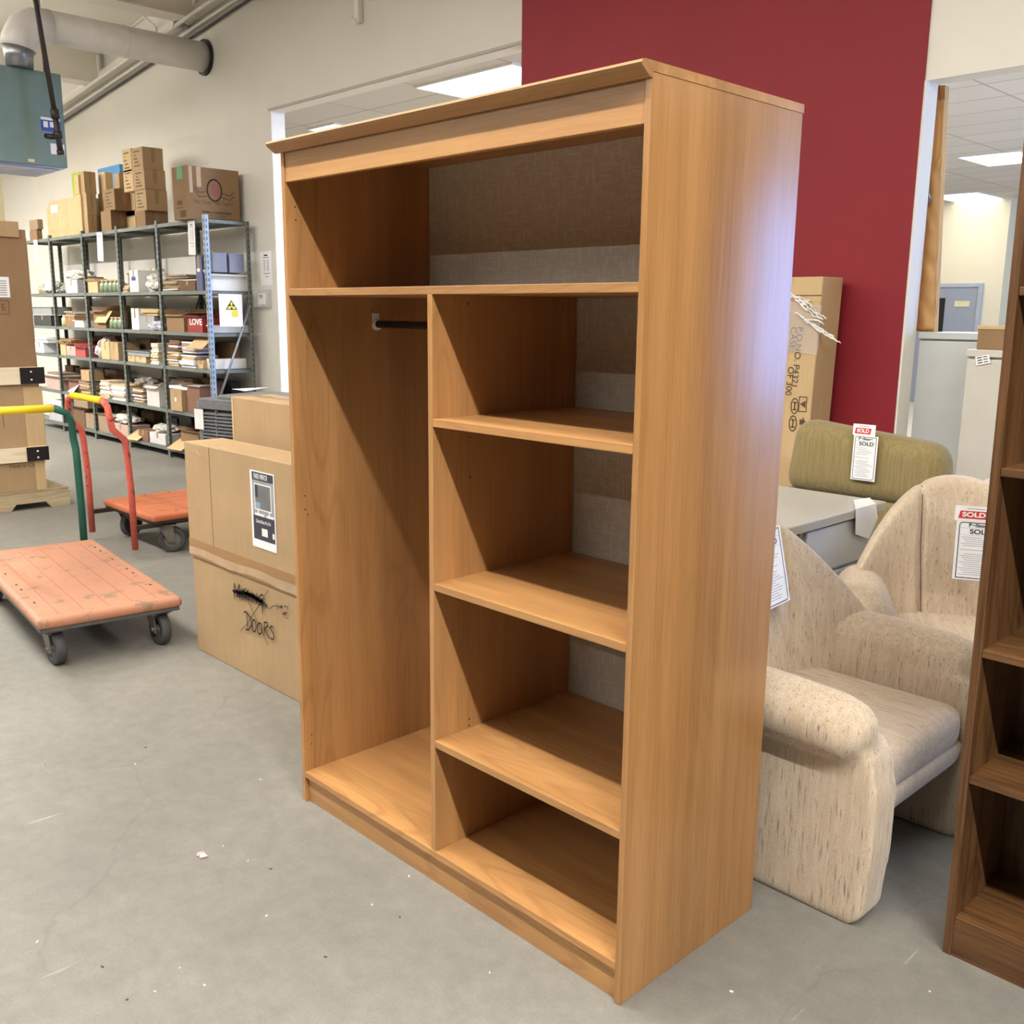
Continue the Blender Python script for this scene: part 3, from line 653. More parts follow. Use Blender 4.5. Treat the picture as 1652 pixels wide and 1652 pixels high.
# marker writing
def st_(pts): return [tuple(bp(350+x/11.8, 920+y/11.8)) for x, y in pts]
def ell(cx, cy, rx, ry): return [(cx+rx*math.cos(k*PI/8), cy+ry*math.sin(k*PI/8)) for k in range(17)]
strokes = [[(335, 540), (335, 250), (390, 420), (435, 270), (440, 540)], [(490, 350), (490, 540)], [(560, 350), (520, 370), (520, 420), (560, 470), (560, 520), (520, 540)], [(610, 380), (580, 400), (580, 450), (630, 500), (620, 560), (580, 560)],
    [(665, 410), (665, 600)], [(705, 610), (705, 440), (765, 620), (770, 440)], [(890, 480), (850, 460), (800, 520), (810, 640), (860, 660), (880, 600)], [(885, 640), (870, 820)],
    [(520, 795), (560, 790), (650, 900), (660, 1060), (600, 1140), (550, 1120)], [(570, 800), (595, 1140)], ell(715, 1055, 40, 115), ell(820, 1110, 45, 105), [(905, 1220), (910, 990), (960, 990), (975, 1060), (910, 1110), (1000, 1285)], [(1075, 1090), (1050, 1060), (1015, 1100), (1080, 1200), (1095, 1290), (1060, 1320), (1020, 1280)]]
thick = [[(310, 390), (500, 400), (700, 470), (870, 570), (960, 690)], [(330, 420), (600, 440), (860, 600)], [(380, 480), (600, 500), (880, 620)], [(400, 440), (650, 480), (850, 590)]]
thin = [[(600, 580), (700, 800), (880, 1200), (975, 1425)], [(975, 380), (860, 590), (700, 830), (600, 1000), (460, 1145)], [(1015, 730), (1090, 670), (1170, 690)], [(1150, 640), (1180, 690), (1150, 735)], [(1205, 720), (1205, 670), (1225, 720), (1225, 670)], ell(1245, 695, 9, 22), [(1305, 680), (1305, 715)], [(1290, 680), (1330, 680)], [(1362, 690), (1345, 700), (1365, 725), (1350, 740)], [(1255, 850), (1260, 800), (1280, 850), (1285, 800)], ell(1300, 825, 8, 20), [(1310, 800), (1345, 800)], [(1327, 800), (1325, 850)]]
m = MB()
for s in strokes: m.ribbon(st_(s), .0065, (0, -1, 0))
for s in thick: m.ribbon(st_(s), .011, (0, -1, 0))
for s in thin: m.ribbon(st_(s), .0035, (0, -1, 0))
m.build('marker_writing', ink, BX)
q = on('y', .66, 374, 640); B2 = thing('mirror_carton', 'taller plain flat carton standing behind the carton with the poster', 'box', (q.x, .66, 0))
MB().box((0, 0, 0), (1.5, .21, q.z)).build('carton', cb[0], B2, bevel=.004)
MB().box((-.004, -.002, q.z-.62), (.010, .212, q.z+.002)).build('edge_protector', cb[1], B2)
MB().box((0, .09, q.z), (1.5, .13, q.z+.0012)).build('packing_tape', tape, B2)

# ---------------------------------------------------------------- condenser unit
q = on('y', 2.15, 357, 640); CU = thing('air_conditioner', 'dark grey outdoor air conditioner unit with louvred sides behind the cartons', 'air conditioner', (q.x-.02, 2.55, 0), .25)
hc = .86; R_ = .41
def rsq(r, c, z, n=10):
    pts = []
    for cx, cy, a0 in ((r-c, -(r-c), -PI/2), (r-c, r-c, 0), (-(r-c), r-c, PI/2), (-(r-c), -(r-c), PI)):
        for k in range(n+1): a = a0+PI/2*k/n; pts.append((cx+c*math.cos(a), cy+c*math.sin(a), z))
    return pts
m = MB(); m.prism(rsq(R_-.02, .10, .03), (0, 0, hc-.05)); m.build('core', blackm, CU)
m = MB(); m.prism(rsq(R_, .12, 0), (0, 0, .05)); m.build('base_pan', condm, CU)
m = MB(); m.prism(rsq(R_+.005, .12, hc-.075), (0, 0, .055)); m.prism(rsq(R_-.01, .12, hc-.02), (0, 0, .02)); m.prism(rsq(R_-.10, .16, hc), (0, 0, .02)); m.build('top_cover', condm, CU, bevel=.004)
for k in range(4):
    m = MB(); a = k*PI/2+PI/4; cc = R_-.12; cx, cy = (cc*math.copysign(1, math.cos(a)), cc*math.copysign(1, math.sin(a)))
    pts = [(cx+.115*math.cos(a-PI/4+PI/2*j/8), cy+.115*math.sin(a-PI/4+PI/2*j/8), .05) for j in range(9)]; pts += [(cx+.10*math.cos(a-PI/4+PI/2*j/8), cy+.10*math.sin(a-PI/4+PI/2*j/8), .05) for j in range(8, -1, -1)]
    m.prism(pts, (0, 0, hc-.125)); m.build('corner_post', condm, CU, smooth=False)
for k in range(4):
    m = MB(); TT = Matrix.Rotation(k*PI/2, 4, 'Z'); z = .07
    while z < hc-.09:
        m.prism([TT @ Vector((R_-.022, -.29, z)), TT @ Vector((R_+.002, -.29, z-.004)), TT @ Vector((R_+.002, -.29, z+.004)), TT @ Vector((R_-.022, -.29, z+.016))], TT @ Vector((0, .58, 0))); z += .027
    for yy in (-.13, .13): m.box((R_-.02, yy-.005, .05), (R_+.004, yy+.005, hc-.08), T=TT)
    m.build('louvre_panel', condm, CU)
TT = Matrix.Rotation(-PI/2, 4, 'Z')
MB().box((R_+.004, -.37, .62), (R_+.008, -.27, .78), T=TT).build('rating_label', paper, CU); MB().box((R_+.004, -.36, .30), (R_+.012, -.27, .52), T=TT).build('service_valve_panel', blackm, CU)
p = on('z', hc+.022, 405, 629); ps = MB(); ps.poly([(p.x-.15, p.y-.1, hc+.024), (p.x+.12, p.y-.12, hc+.024), (p.x+.15, p.y+.08, hc+.05), (p.x-.05, p.y+.12, hc+.03)]); o = ps.build('paper_sheet', paper)
o.modifiers.new('t', 'SOLIDIFY').thickness = .001; tag(o, 'crumpled white sheet lying on top of the air conditioner unit', 'paper')

# ---------------------------------------------------------------- platform trolleys
def caster(parent, x, y, top, r, wd, ang=0, swivel=True):
    c = bpy.data.objects.new('caster', None); COL.objects.link(c); c.parent = parent; c.location = (x, y, 0); c.rotation_euler = (0, 0, ang)
    off = .03 if swivel else 0
    prof = [(-.5, .80), (-.5, .93), (-.38, 1.0), (.38, 1.0), (.5, .93), (.5, .80)]
    m = MB()
    rings = []
    for a_, rr in [(-.5, .62)]+prof+[(.5, .62)]:
        rings.append([m.bm.verts.new((off+r*rr*math.cos(k*2*PI/32), a_*wd, r+r*rr*math.sin(k*2*PI/32))) for k in range(32)])
    rings.append(rings[0])
    for i in range(len(rings)-1):
        for k in range(32): f = m.bm.faces.new((rings[i][k], rings[i][(k+1) % 32], rings[i+1][(k+1) % 32], rings[i+1][k])); f.smooth = True
    m.build('wheel', rubber, c)
    m = MB(); m.cyl((off, -wd*.28, r), (off, wd*.28, r), r*.66, seg=28); m.cyl((off, -wd*.42, r), (off, wd*.42, r), r*.24, seg=16)
    for k in range(5):
        a = k*2*PI/5; m.tube([(off, 0, r), (off+r*.62*math.cos(a), 0, r+r*.62*math.sin(a))], .008, seg=6)
    m.build('hub', hubm, c)
    m = MB()
    for sg in (-1, 1):
        yy = sg*(wd/2+.008); m.prism([(off-.02, yy-.003, r-.02), (off+.02, yy-.003, r-.02), (.04, yy-.003, top-.012), (-.05, yy-.003, top-.012)], (0, .006, 0))
    m.box((-.05, -wd/2-.014, top-.018), (.05, wd/2+.014, top-.008)); m.box((-.06, -.05, top-.008), (.06, .05, top)); m.cyl((off, -wd/2-.022, r), (off, wd/2+.022, r), .009, seg=8)
    m.build('fork', hubm, c, bevel=.001)
def trolley(label, loc, rz, L, Wd, zt, mat, slats, wheel_r, edge_mat, hmat, hx, lowz, barz, lean, axis_swap=False):
    t = thing('platform_trolley', label, 'trolley', loc, rz, 'platform trolleys')
    # local: x along the length (handle end at -x), y across
    dk = MB(); dk.box((-L/2, -Wd/2, zt-.05), (L/2, Wd/2, zt)); d_ = dk.build('deck', mat, t, smooth=False, bevel=.022, seg=4)
    g = MB()
    for k in range(slats):
        y = -Wd/2+.05+(Wd-.10)*(k+.5)/slats
        g.box((-L/2+.10, y-.0022, zt-.0005), (L/2-.06, y+.0022, zt+.0008))
    g.build('deck_grooves', worn('groove_tone_'+label[:5], srgb(168, 108, 80), srgb(130, 90, 70), srgb(174, 116, 88), .6), t)  # groove strips slightly darker than the deck colour
    h = MB()
    for sx in (-.34, -.27, -.12, .05, .12, .3):
        for sy in (-1, 1): h.box((sx*L-.010, sy*(Wd/2-.055)-.004, zt-.001), (sx*L+.010, sy*(Wd/2-.055)+.004, zt+.0016))
    h.build('deck_slots', blackm, t)
    f = MB(); f.box((-L/2+.015, -Wd/2+.012, zt-.066), (L/2-.015, Wd/2-.012, zt-.05)); f.box((-L/2+.06, -Wd/2+.06, zt-.085), (L/2-.06, -Wd/2+.10, zt-.06)); f.box((-L/2+.06, Wd/2-.10, zt-.085), (L/2-.06, Wd/2-.06, zt-.06)); f.build('underframe', edge_mat, t, bevel=.003)
    for sx in (-1, 1):
        for sy in (-1, 1): caster(t, sx*(L/2-.13), sy*(Wd/2-.085), zt-.08, wheel_r, .045, .35*sy if sx < 0 else .12, True)
    hw = Wd/2-.045; m = MB()
    bz = barz; pts = []
    xh = hx
    def pl(s):
        q = [(xh, s*hw, lowz), (xh, s*hw, .45), (xh-.012, s*hw, .68), (xh-.02, s*hw, .76), (xh-.05+lean*.4, s*hw, .83), (xh+lean, s*hw*.97, bz-.09), (xh+lean, s*(hw-.03), bz-.03), (xh+lean, s*(hw-.10), bz)]
        return q
    for s in (-1, 1):
        m = MB(); m.tube(pl(s), .0205, seg=14); m.build('handle_leg', hmat, t, smooth=True)
    MB().tube([(xh+lean, -(hw-.10), bz), (xh+lean, (hw-.10), bz)], .022, seg=14).build('grip_bar', yel_t, t)
    m = MB()
    for s in (-1, 1): m.box((xh, s*hw-.016, zt-.085), (-L/2+.08, s*hw+.016, zt-.058))
    m.build('handle_bracket', pipem, t)
    return t
q1, q2 = on('z', .24, 150, 868), on('z', .24, 294, 962); q3 = on('z', .24, 60, 1003)
L1 = (q1-q2).length; W1 = (q3-q2).length; cen = q2+(q1-q2)/2+(q3-q2)/2; ang = math.atan2(q2.y-q1.y, q2.x-q1.x)
trolley('platform trolley with faded orange deck and green handle in front of the pallet', (cen.x, cen.y, 0), ang, L1, W1, .24, deck_o, 5, .078, metalgrey('underframe_grey', (96, 98, 102)), grn_t, -L1/2-.03, .14, 1.0, -.03)
# second trolley: handle end towards -y
trolley('platform trolley with bright orange deck and red handle beside the flat cartons', (-5.10, 1.03+.60, 0), PI/2, 1.2, .78, .27, deck_o2, 5, .085, pipem, red_t, -.60-.10, .06, 1.0, -.10)

# ---------------------------------------------------------------- pallet load at far left
PX = -6.82
P_ = thing('pallet', 'weathered wooden pallet on the floor under the stacked crates', 'pallet', (PX, .1, 0))
for k in range(7): MB().box((-1.1+.157*k, 0, .125), (-1.1+.157*k+.135, 1.19, .145)).build('deck_board', palletwood, P_, bevel=.003)
for xo in (-1.1, -.57, -.045):
    m = MB(); m.prism([(xo, 0, .0), (xo, .12, .0), (xo, .16, .045), (xo, .40, .045), (xo, .44, 0), (xo, .74, 0), (xo, .78, .05), (xo, 1.0, .05), (xo, 1.04, 0), (xo, 1.19, 0), (xo, 1.19, .125), (xo, 0, .125)], (.045, 0, 0)); m.build('stringer', palletwood, P_, bevel=.002)
cz = [(.146, .375, 'bottom brown crate of the pallet stack with a thin printed line', 1), (.475, .965, 'middle brown crate of the pallet stack with a pale corner post', 1), (1.115, 2.125, 'tall top carton of the pallet stack with a white shipping label', 0)]
ye = 1.15
G = thing('stacked_crate', cz[0][2], 'crate', (PX-.03, .15, .146), 0, 'crates stacked on the pallet')
MB().box((-1.0, 0, 0), (0, 1.0-.03, .30)).build('carton', cb[0], G, bevel=.003); MB().box((-.02, .90, 0), (.003, .975, .25)).build('corner_post', cb[1], G)
text('lettering', 'Made in China', .04, faded_ink, plane_right(.0015, .83, .20), G, align='CENTER')
MB().box((.001, .10, .232), (.024, 1.0, .345)).build('wood_slat', pine, G, bevel=.002); mt = MB().box((.0245, .84, .234), (.030, 1.004, .343)).build('metal_bracket', blackm, G)
for zz in (.26, .31): MB().cyl((.030, .92, zz), (.033, .92, zz), .008, seg=8).build('bolt', white, mt)
G = thing('stacked_crate', cz[1][2], 'crate', (PX-.03, .15, .492), 0, 'crates stacked on the pallet')
MB().box((-1.0, 0, 0), (0, .97, .62)).build('carton', cb[0], G, bevel=.003); MB().box((-.02, .86, 0), (.006, .995, .46)).build('corner_post', cb[1], G)
m = MB()
for z in [x*.012 for x in range(39)]: m.box((-.03, .996, z), (.004, 1.0+.004*(int(z*1000) % 3), z+.008))
m.build('honeycomb_edge', cb[3], G)
m = MB(); m.ribbon([(.001, .60, .12), (.001, .60, .30), (.001, .70, .30), (.001, .70, .16)], .004, (1, 0, 0)); m.ribbon([(.001, .65, .30), (.001, .65, .14)], .003, (1, 0, 0)); m.build('printed_symbol', faded_ink, G)
MB().box((.007, .08, .485), (.028, 1.0, .615)).build('wood_slat', pine, G, bevel=.002); mt = MB().box((.0285, .84, .487), (.033, 1.02, .613)).build('metal_bracket', blackm, G)
for zz in (.52, .58): MB().cyl((.033, .92, zz), (.036, .92, zz), .007, seg=8).build('bolt', white, mt)
G = thing('stacked_crate', cz[2][2], 'crate', (PX-.03, .15, 1.112), 0, 'crates stacked on the pallet')
MB().box((-1.0, 0, 0), (0, .98, 1.02)).build('carton', cb[2], G, bevel=.004); MB().box((-1.02, -.01, .96), (.014, .93, 1.075)).build('lid', cb[0], G, bevel=.004)
p = on('x', PX-.03, 8, 460); lb = MB().box((.001, p.y-.15-.2, p.z-1.112-.09), (.003, p.y-.15+.03, p.z-1.112+.06)).build('shipping_label', paper, G)
m = MB()
for k in range(7): m.box((.003, p.y-.15-.19, p.z-1.112-.075+.017*k), (.0036, p.y-.15+.01, p.z-1.112-.069+.017*k))
m.build('printed_lines', grey_ink, lb)
p = on('x', PX-.03, 3, 496); m = MB(); y_, z_ = p.y-.15, p.z-1.112; m.ribbon([(.0015, y_-.1, z_-.05), (.0015, y_+.05, z_-.05), (.0015, y_+.05, z_+.05), (.0015, y_-.1, z_+.05)], .005, (1, 0, 0)); m.build('printed_symbol', faded_ink, G)
text('lettering', 'E', .07, faded_ink, plane_right(.0015, y_+.01, z_), G)
# packet on top and a dark post behind
p = on('x', PX-.3, 0, 345); zb = 1.112+1.075
pk = thing('printed_carton', 'cream carton printed with rows of black marks on top of the pallet stack', 'box', (PX-.35, p.y-.25, zb)); MB().box((-.3, 0, 0), (0, .30, .33)).build('carton', plain((196, 186, 150), .6), pk); m = MB(); random.seed(3)
for k in range(8):
    for j in range(3): m.box((0, .12+.05*j, .02+.036*k), (.001, .15+.05*j, .035+.036*k))
m.build('printed_marks', ink, pk)
m = MB(); p0 = on('x', PX-.45, 14, 290); p1_ = on('x', PX-.45, 19, 350); m.box((PX-.5, 1.03, zb), (PX-.45, 1.065, p0.z+.0)); o = m.build('steel_angle', plain((64, 56, 52), .5, .3), None); tag(o, 'dark upright steel angle standing on the pallet stack', 'post')

# ---------------------------------------------------------------- unit heater, flue, duct, gas pipe
HX = -8.6
a, b = on('x', HX, 98, 120), on('x', HX, 115, 272)
Hh = thing('unit_heater', 'green hanging unit heater under the roof with louvred underside', 'heater', (HX, 1.0, b.z))
yy1 = a.y-1.0; hz = a.z-b.z
MB().box((-.75, 0, 0), (0, yy1, hz)).build('casing', heatgreen, Hh, bevel=.008)
m = MB(); m.box((-.70, .03, -.012), (-.02, yy1-.03, .002)); m.build('underside', galv2, Hh)
m = MB()
for k in range(9): m.box((-.66+.07*k, .25, -.03), (-.65+.07*k, yy1-.06, -.01))
m.build('louvres', galv, Hh)
def hp(u, v): q = on('x', HX, u, v); return q.y-1.0, q.z-b.z
y_, z_ = hp(65, 188); y2_, z2_ = hp(98, 214); lab = MB().box((.001, y_, z2_), (.004, y2_, z_)).build('blue_label', plain((58, 78, 160), .5), Hh)
m = MB(); hgt = z_-z2_; wl = y2_-y_; m.box((.004, y_, z_-hgt*.2), (.005, y2_, z_)); m.box((.004, y_+.02, z2_+.03), (.005, y_+wl*.35, z_-hgt*.3)); m.box((.004, y_+wl*.45, z2_+hgt*.3), (.005, y_+wl*.7, z_-hgt*.3)); m.build('label_print', white, lab)
y_, z_ = hp(81, 231); y2_, z2_ = hp(105, 251); MB().box((.001, y_, z2_), (.004, y2_, z_)).build('paper_label', paper, Hh)
y_, z_ = hp(45, 256); y2_, z2_ = hp(56, 262); MB().box((.001, y_, z2_), (.004, y2_, z_)).build('small_label', plain((220, 206, 150), .6), Hh)
m = MB(); m.tube([(-.12, .2, hz-.01), (-.12, .2, roofz(HX)-b.z)], .01, seg=6); m.build('hanger_rod', galv2, Hh); m = MB(); m.tube([(-.12, yy1-.1, hz-.01), (-.12, yy1-.1, roofz(HX)-b.z)], .01, seg=6); m.build('hanger_rod', galv2, Hh)
Du = thing('flue_duct', 'fat round painted duct running from the heater elbow into the wall', 'duct')
DXc, DZ, DR = -8.62, 4.06, .142
ya = 1.93
m = MB(); m.tube([(DXc, ya+.12, DZ), (DXc, 2.6, DZ), (DXc, 3.598, DZ)], DR, seg=36, cap=True); m.build('pipe', galv, Du)
m = MB()
for y in (2.05, 2.75): m.tube([(DXc, y, DZ), (DXc, y+.02, DZ)], DR+.003, seg=36)
m.build('seam_ring', galv, Du)
m = MB(); m.tube([(DXc, ya+.13-.14+.14*math.cos(t_)*1, DZ-.14+.14*math.sin(t_)) for t_ in (PI/2, PI*.75, PI)] and [(DXc, ya+.14, DZ), (DXc, ya+.02, DZ-.012), (DXc, ya-.08, DZ-.07), (DXc, ya-.13, DZ-.17), (DXc, ya-.14, DZ-.24)], DR*1.04, seg=28); o = m.build('elbow', galv, Du)
m = MB(); m.tube([(DXc, ya-.14, DZ-.22), (DXc, ya-.14, DZ-.30), (DXc, ya-.14, a.z+.0)], [DR*1.02, DR*.85, DR*.8], seg=28); m.build('flue_collar', galv2, Du)
MB().tube([(DXc, 3.575, DZ-.0), (DXc, 3.598, DZ-.0)], DR+.03, seg=36).build('wall_collar', blackm, Du)
gp = thing('gas_pipe', 'black iron gas pipe dropping from the roof past the green heater', 'pipe')
xg = HX+.26; p0, p1_, p2_ = on('x', xg, 57, 0), on('x', xg, 88, 180), on('x', xg, 98, 248)
m = MB(); top = p0+(p0-p1_)*.3; top.z = min(top.z, roofz(xg)-.0); m.tube([top, p0, p1_], .022, seg=12); m.build('upper_pipe', pipem, gp)
m = MB(); m.tube([p1_, p2_], .025, seg=12); m.build('drip_leg', pipem, gp)
m = MB(); dd = (p2_-p1_).normalized(); m.tube([p1_-dd*.02, p1_+dd*.06], .036, seg=12); m.build('fitting', pipem, gp); m = MB(); m.tube([p1_+(p2_-p1_)*.55-dd*.03, p1_+(p2_-p1_)*.55+dd*.03], .036, seg=12); m.build('fitting', pipem, gp); m = MB(); m.tube([p2_-dd*.03, p2_+dd*.01], .032, seg=12); m.build('fitting', pipem, gp)
m = MB(); c_ = p1_+(p2_-p1_)*.58; m.tube([c_, c_+Vector((-.02, -.06, -.01)), c_+Vector((-.07, -.08, 0))], .024, seg=10); m.build('elbow', blackm, gp)
m = MB(); base = Vector((DXc-.1, 1.25, a.z+.0)); m.tube([(HX-.12, 1.2, a.z+.012), (HX-.12, 1.25, 4.0), (HX-.10, 1.38, 4.1), (HX-.10, 1.5, 3.9), (HX-.12, 1.55, a.z+.012)], .008, seg=6); o = m.build('flex_cable', pipem); tag(o, 'thin dark looping cable on top of the green heater', 'cable')
q = on('y', 3.35, 215, 42); m = MB(); q2_ = on('y', 3.35, 232, 27); q3_ = on('y', 3.35, 252, 44); m.tube([(q.x, 3.35, DZ+.1), q, q2_, (q3_.x, 3.35, q3_.z), (q3_.x, 3.35, DZ+.12)], .012, seg=8); 
o = m.build('conduit', M_wall); tag(o, 'small looped pale conduit arching over the round duct', 'pipe', 'conduits along the wall')
q = on('y', 3.45, 283, 38); m = MB(); m.cyl((q.x, 3.40, q.z), (q.x, 3.52, q.z), .055, seg=16); m.cyl((q.x, 3.52, q.z), (q.x, 3.6, q.z), .02, seg=8); o = m.build('junction_box', M_wall); tag(o, 'round painted junction box under the roof near the wall', 'junction box')
# wall bracket at the top edge of the photo
q = on('y', 3.5, 566, 25); Cb = thing('wall_bracket', 'small pale bracket on the wall at the top edge left of the red wall', 'bracket', (q.x, WY, q.z))
MB().box((-.03, -.05, -.04), (.03, 0, .7)).build('bracket_body', M_white, Cb, bevel=.006); m = MB(); m.tube([(-.05, -.06, -.0), (0, -.07, -.03), (.03, -.06, -.06)], .012, seg=8); m.build('clip', M_white, Cb)

# thermostat and notice on the wall
p = on('y', WY, 413, 467); q = on('y', WY, 439, 496)
Th = thing('thermostat', 'white thermostat under a clear plastic guard on the wall beside the racking', 'thermostat', (p.x, WY, q.z))
tw, thh = q.x-p.x, p.z-q.z
gl = NT('clear_guard'); gl.fin(srgb(220, 222, 220), .08, 0, .6); gl.b.inputs['Alpha'].default_value = .35
MB().box((0, -.07, 0), (tw, -.001, thh)).build('plastic_guard', gl.m, Th, bevel=.008)
MB().box((tw*.3, -.035, thh*.15), (tw*.75, -.002, thh*.8)).build('body', white, Th, bevel=.005); MB().box((tw*.4, -.037, thh*.5), (tw*.62, -.035, thh*.7)).build('display', grey_ink, Th)
def notice(label, M, w_, h, name='notice'):
    t = thing(name, label, 'notice'); t.matrix_world = M
    MB().box((0, -h, -.0015), (w_, 0, 0)).build('sheet', paper, t); m = MB()
    m.box((w_*.35, -h*.14, 0), (w_*.65, -h*.10, .0006)); m.box((w_*.25, -h*.19, 0), (w_*.75, -h*.175, .0006))
    for k in range(12): m.box((w_*(.3+.02*(k % 3)), -h*(.26+.028*k), 0), (w_*.42, -h*(.25+.028*k), .0006)); m.box((w_*.6, -h*(.26+.028*k), 0), (w_*.72, -h*(.25+.028*k), .0006))
    m.box((w_*.25, -h*.66, 0), (w_*.8, -h*.645, .0006)); m.box((w_*.4, -h*.75, 0), (w_*.7, -h*.735, .0006)); m.build('printed_lines', ink if name == 'notice' else grey_ink, t); return t
p = on('y', WY-.002, 419, 406); q = on('y', WY-.002, 440, 460); notice('white printed notice on the wall above the thermostat', frame3((p.x, WY-.003, p.z), (1, 0, 0), (0, 0, 1)), q.x-p.x, p.z-q.z)

# ---------------------------------------------------------------- racking
RY0, RY1 = 3.05, 3.52
PXs = [-12.74, -11.83, -10.79, -9.80, -8.80, -7.77]
LV = [.105, .516, .974, 1.33, 1.735, 2.405]
K_ = thing('shelving_rack', 'long green grey steel shelving rack loaded with boxes along the left wall', 'shelving', (0, 0, 0))
for i, x in enumerate(PXs):
    for y, sg in ((RY0, 1), (RY1-.002, -1)):
        m = MB(); hh = 2.44 if sg > 0 else 2.404
        mt = rackblue if (i == 5 and sg == 1) else rackm
        w1 = .045
        m.box((x-w1/2, y-.002*sg if sg > 0 else y-.002, 0), (x+w1/2, y+.002, hh)); m.box((x-.003 if i < 5 else x+w1/2-.004, min(y, y+.04*sg), 0), (x+.001 if i < 5 else x+w1/2, max(y, y+.04*sg), hh))
        z = .06
        while z < hh-.03:
            m.box((x-.005, y-.0035, z), (x+.005, y-.0018, z+.028), blackm)
            m.box(((x+.001 if i < 5 else x+w1/2), y+.016*sg-.004, z), ((x+.003 if i < 5 else x+w1/2+.0015), y+.016*sg+.004, z+.028), blackm); z += .055
        m.mats.insert(0, mt) if False else None
        # first material index is blackm; remap
        for f in m.bm.faces: f.material_index = 1 if f.calc_area() < .0006 and False else f.material_index
        o = m.build('post', mt, K_)
        o.data.materials.clear(); o.data.materials.append(mt); o.data.materials.append(blackm)
        nb = 0
        for pi_, pl_ in enumerate(o.data.polygons): pl_.material_index = 0 if pi_ < 12 else 1
        if i == 5 and sg == 1: o['label'] = 'pale galvanised post at the near end'
for z in LV:
    for i in range(5):
        m = MB(); x0, x1 = PXs[i]+.002, PXs[i+1]-.002
        m.box((x0, RY0+.004, z-.004), (x1, RY1-.006, z)); m.box((x0, RY0+.002, z-.036), (x1, RY0+.006, z)); m.box((x0, RY1-.010, z-.036), (x1, RY1-.006, z))
        m.box((x0, RY0+.004, z-.036), (x0+.003, RY1-.006, z)); m.box((x1-.003, RY0+.004, z-.036), (x1, RY1-.006, z)); m.build('shelf', rackm, K_)
m = MB(); m.tube([(PXs[5]+.03, RY0+.02, .60), (PXs[5]+.03, RY1-.03, 1.60)], .012, seg=6); m.build('brace', rackblue, K_)
for i in (3, 4):
    x = PXs[i]+.04
    m = MB(); m.tube([(x, RY1-.015, 1.68), (x+.22, RY1-.015, 1.36)], .011, seg=6); m.tube([(PXs[i+1]-.04, RY1-.015, 1.68), (PXs[i+1]-.26, RY1-.015, 1.36)], .011, seg=6); m.build('brace', rackm, K_)

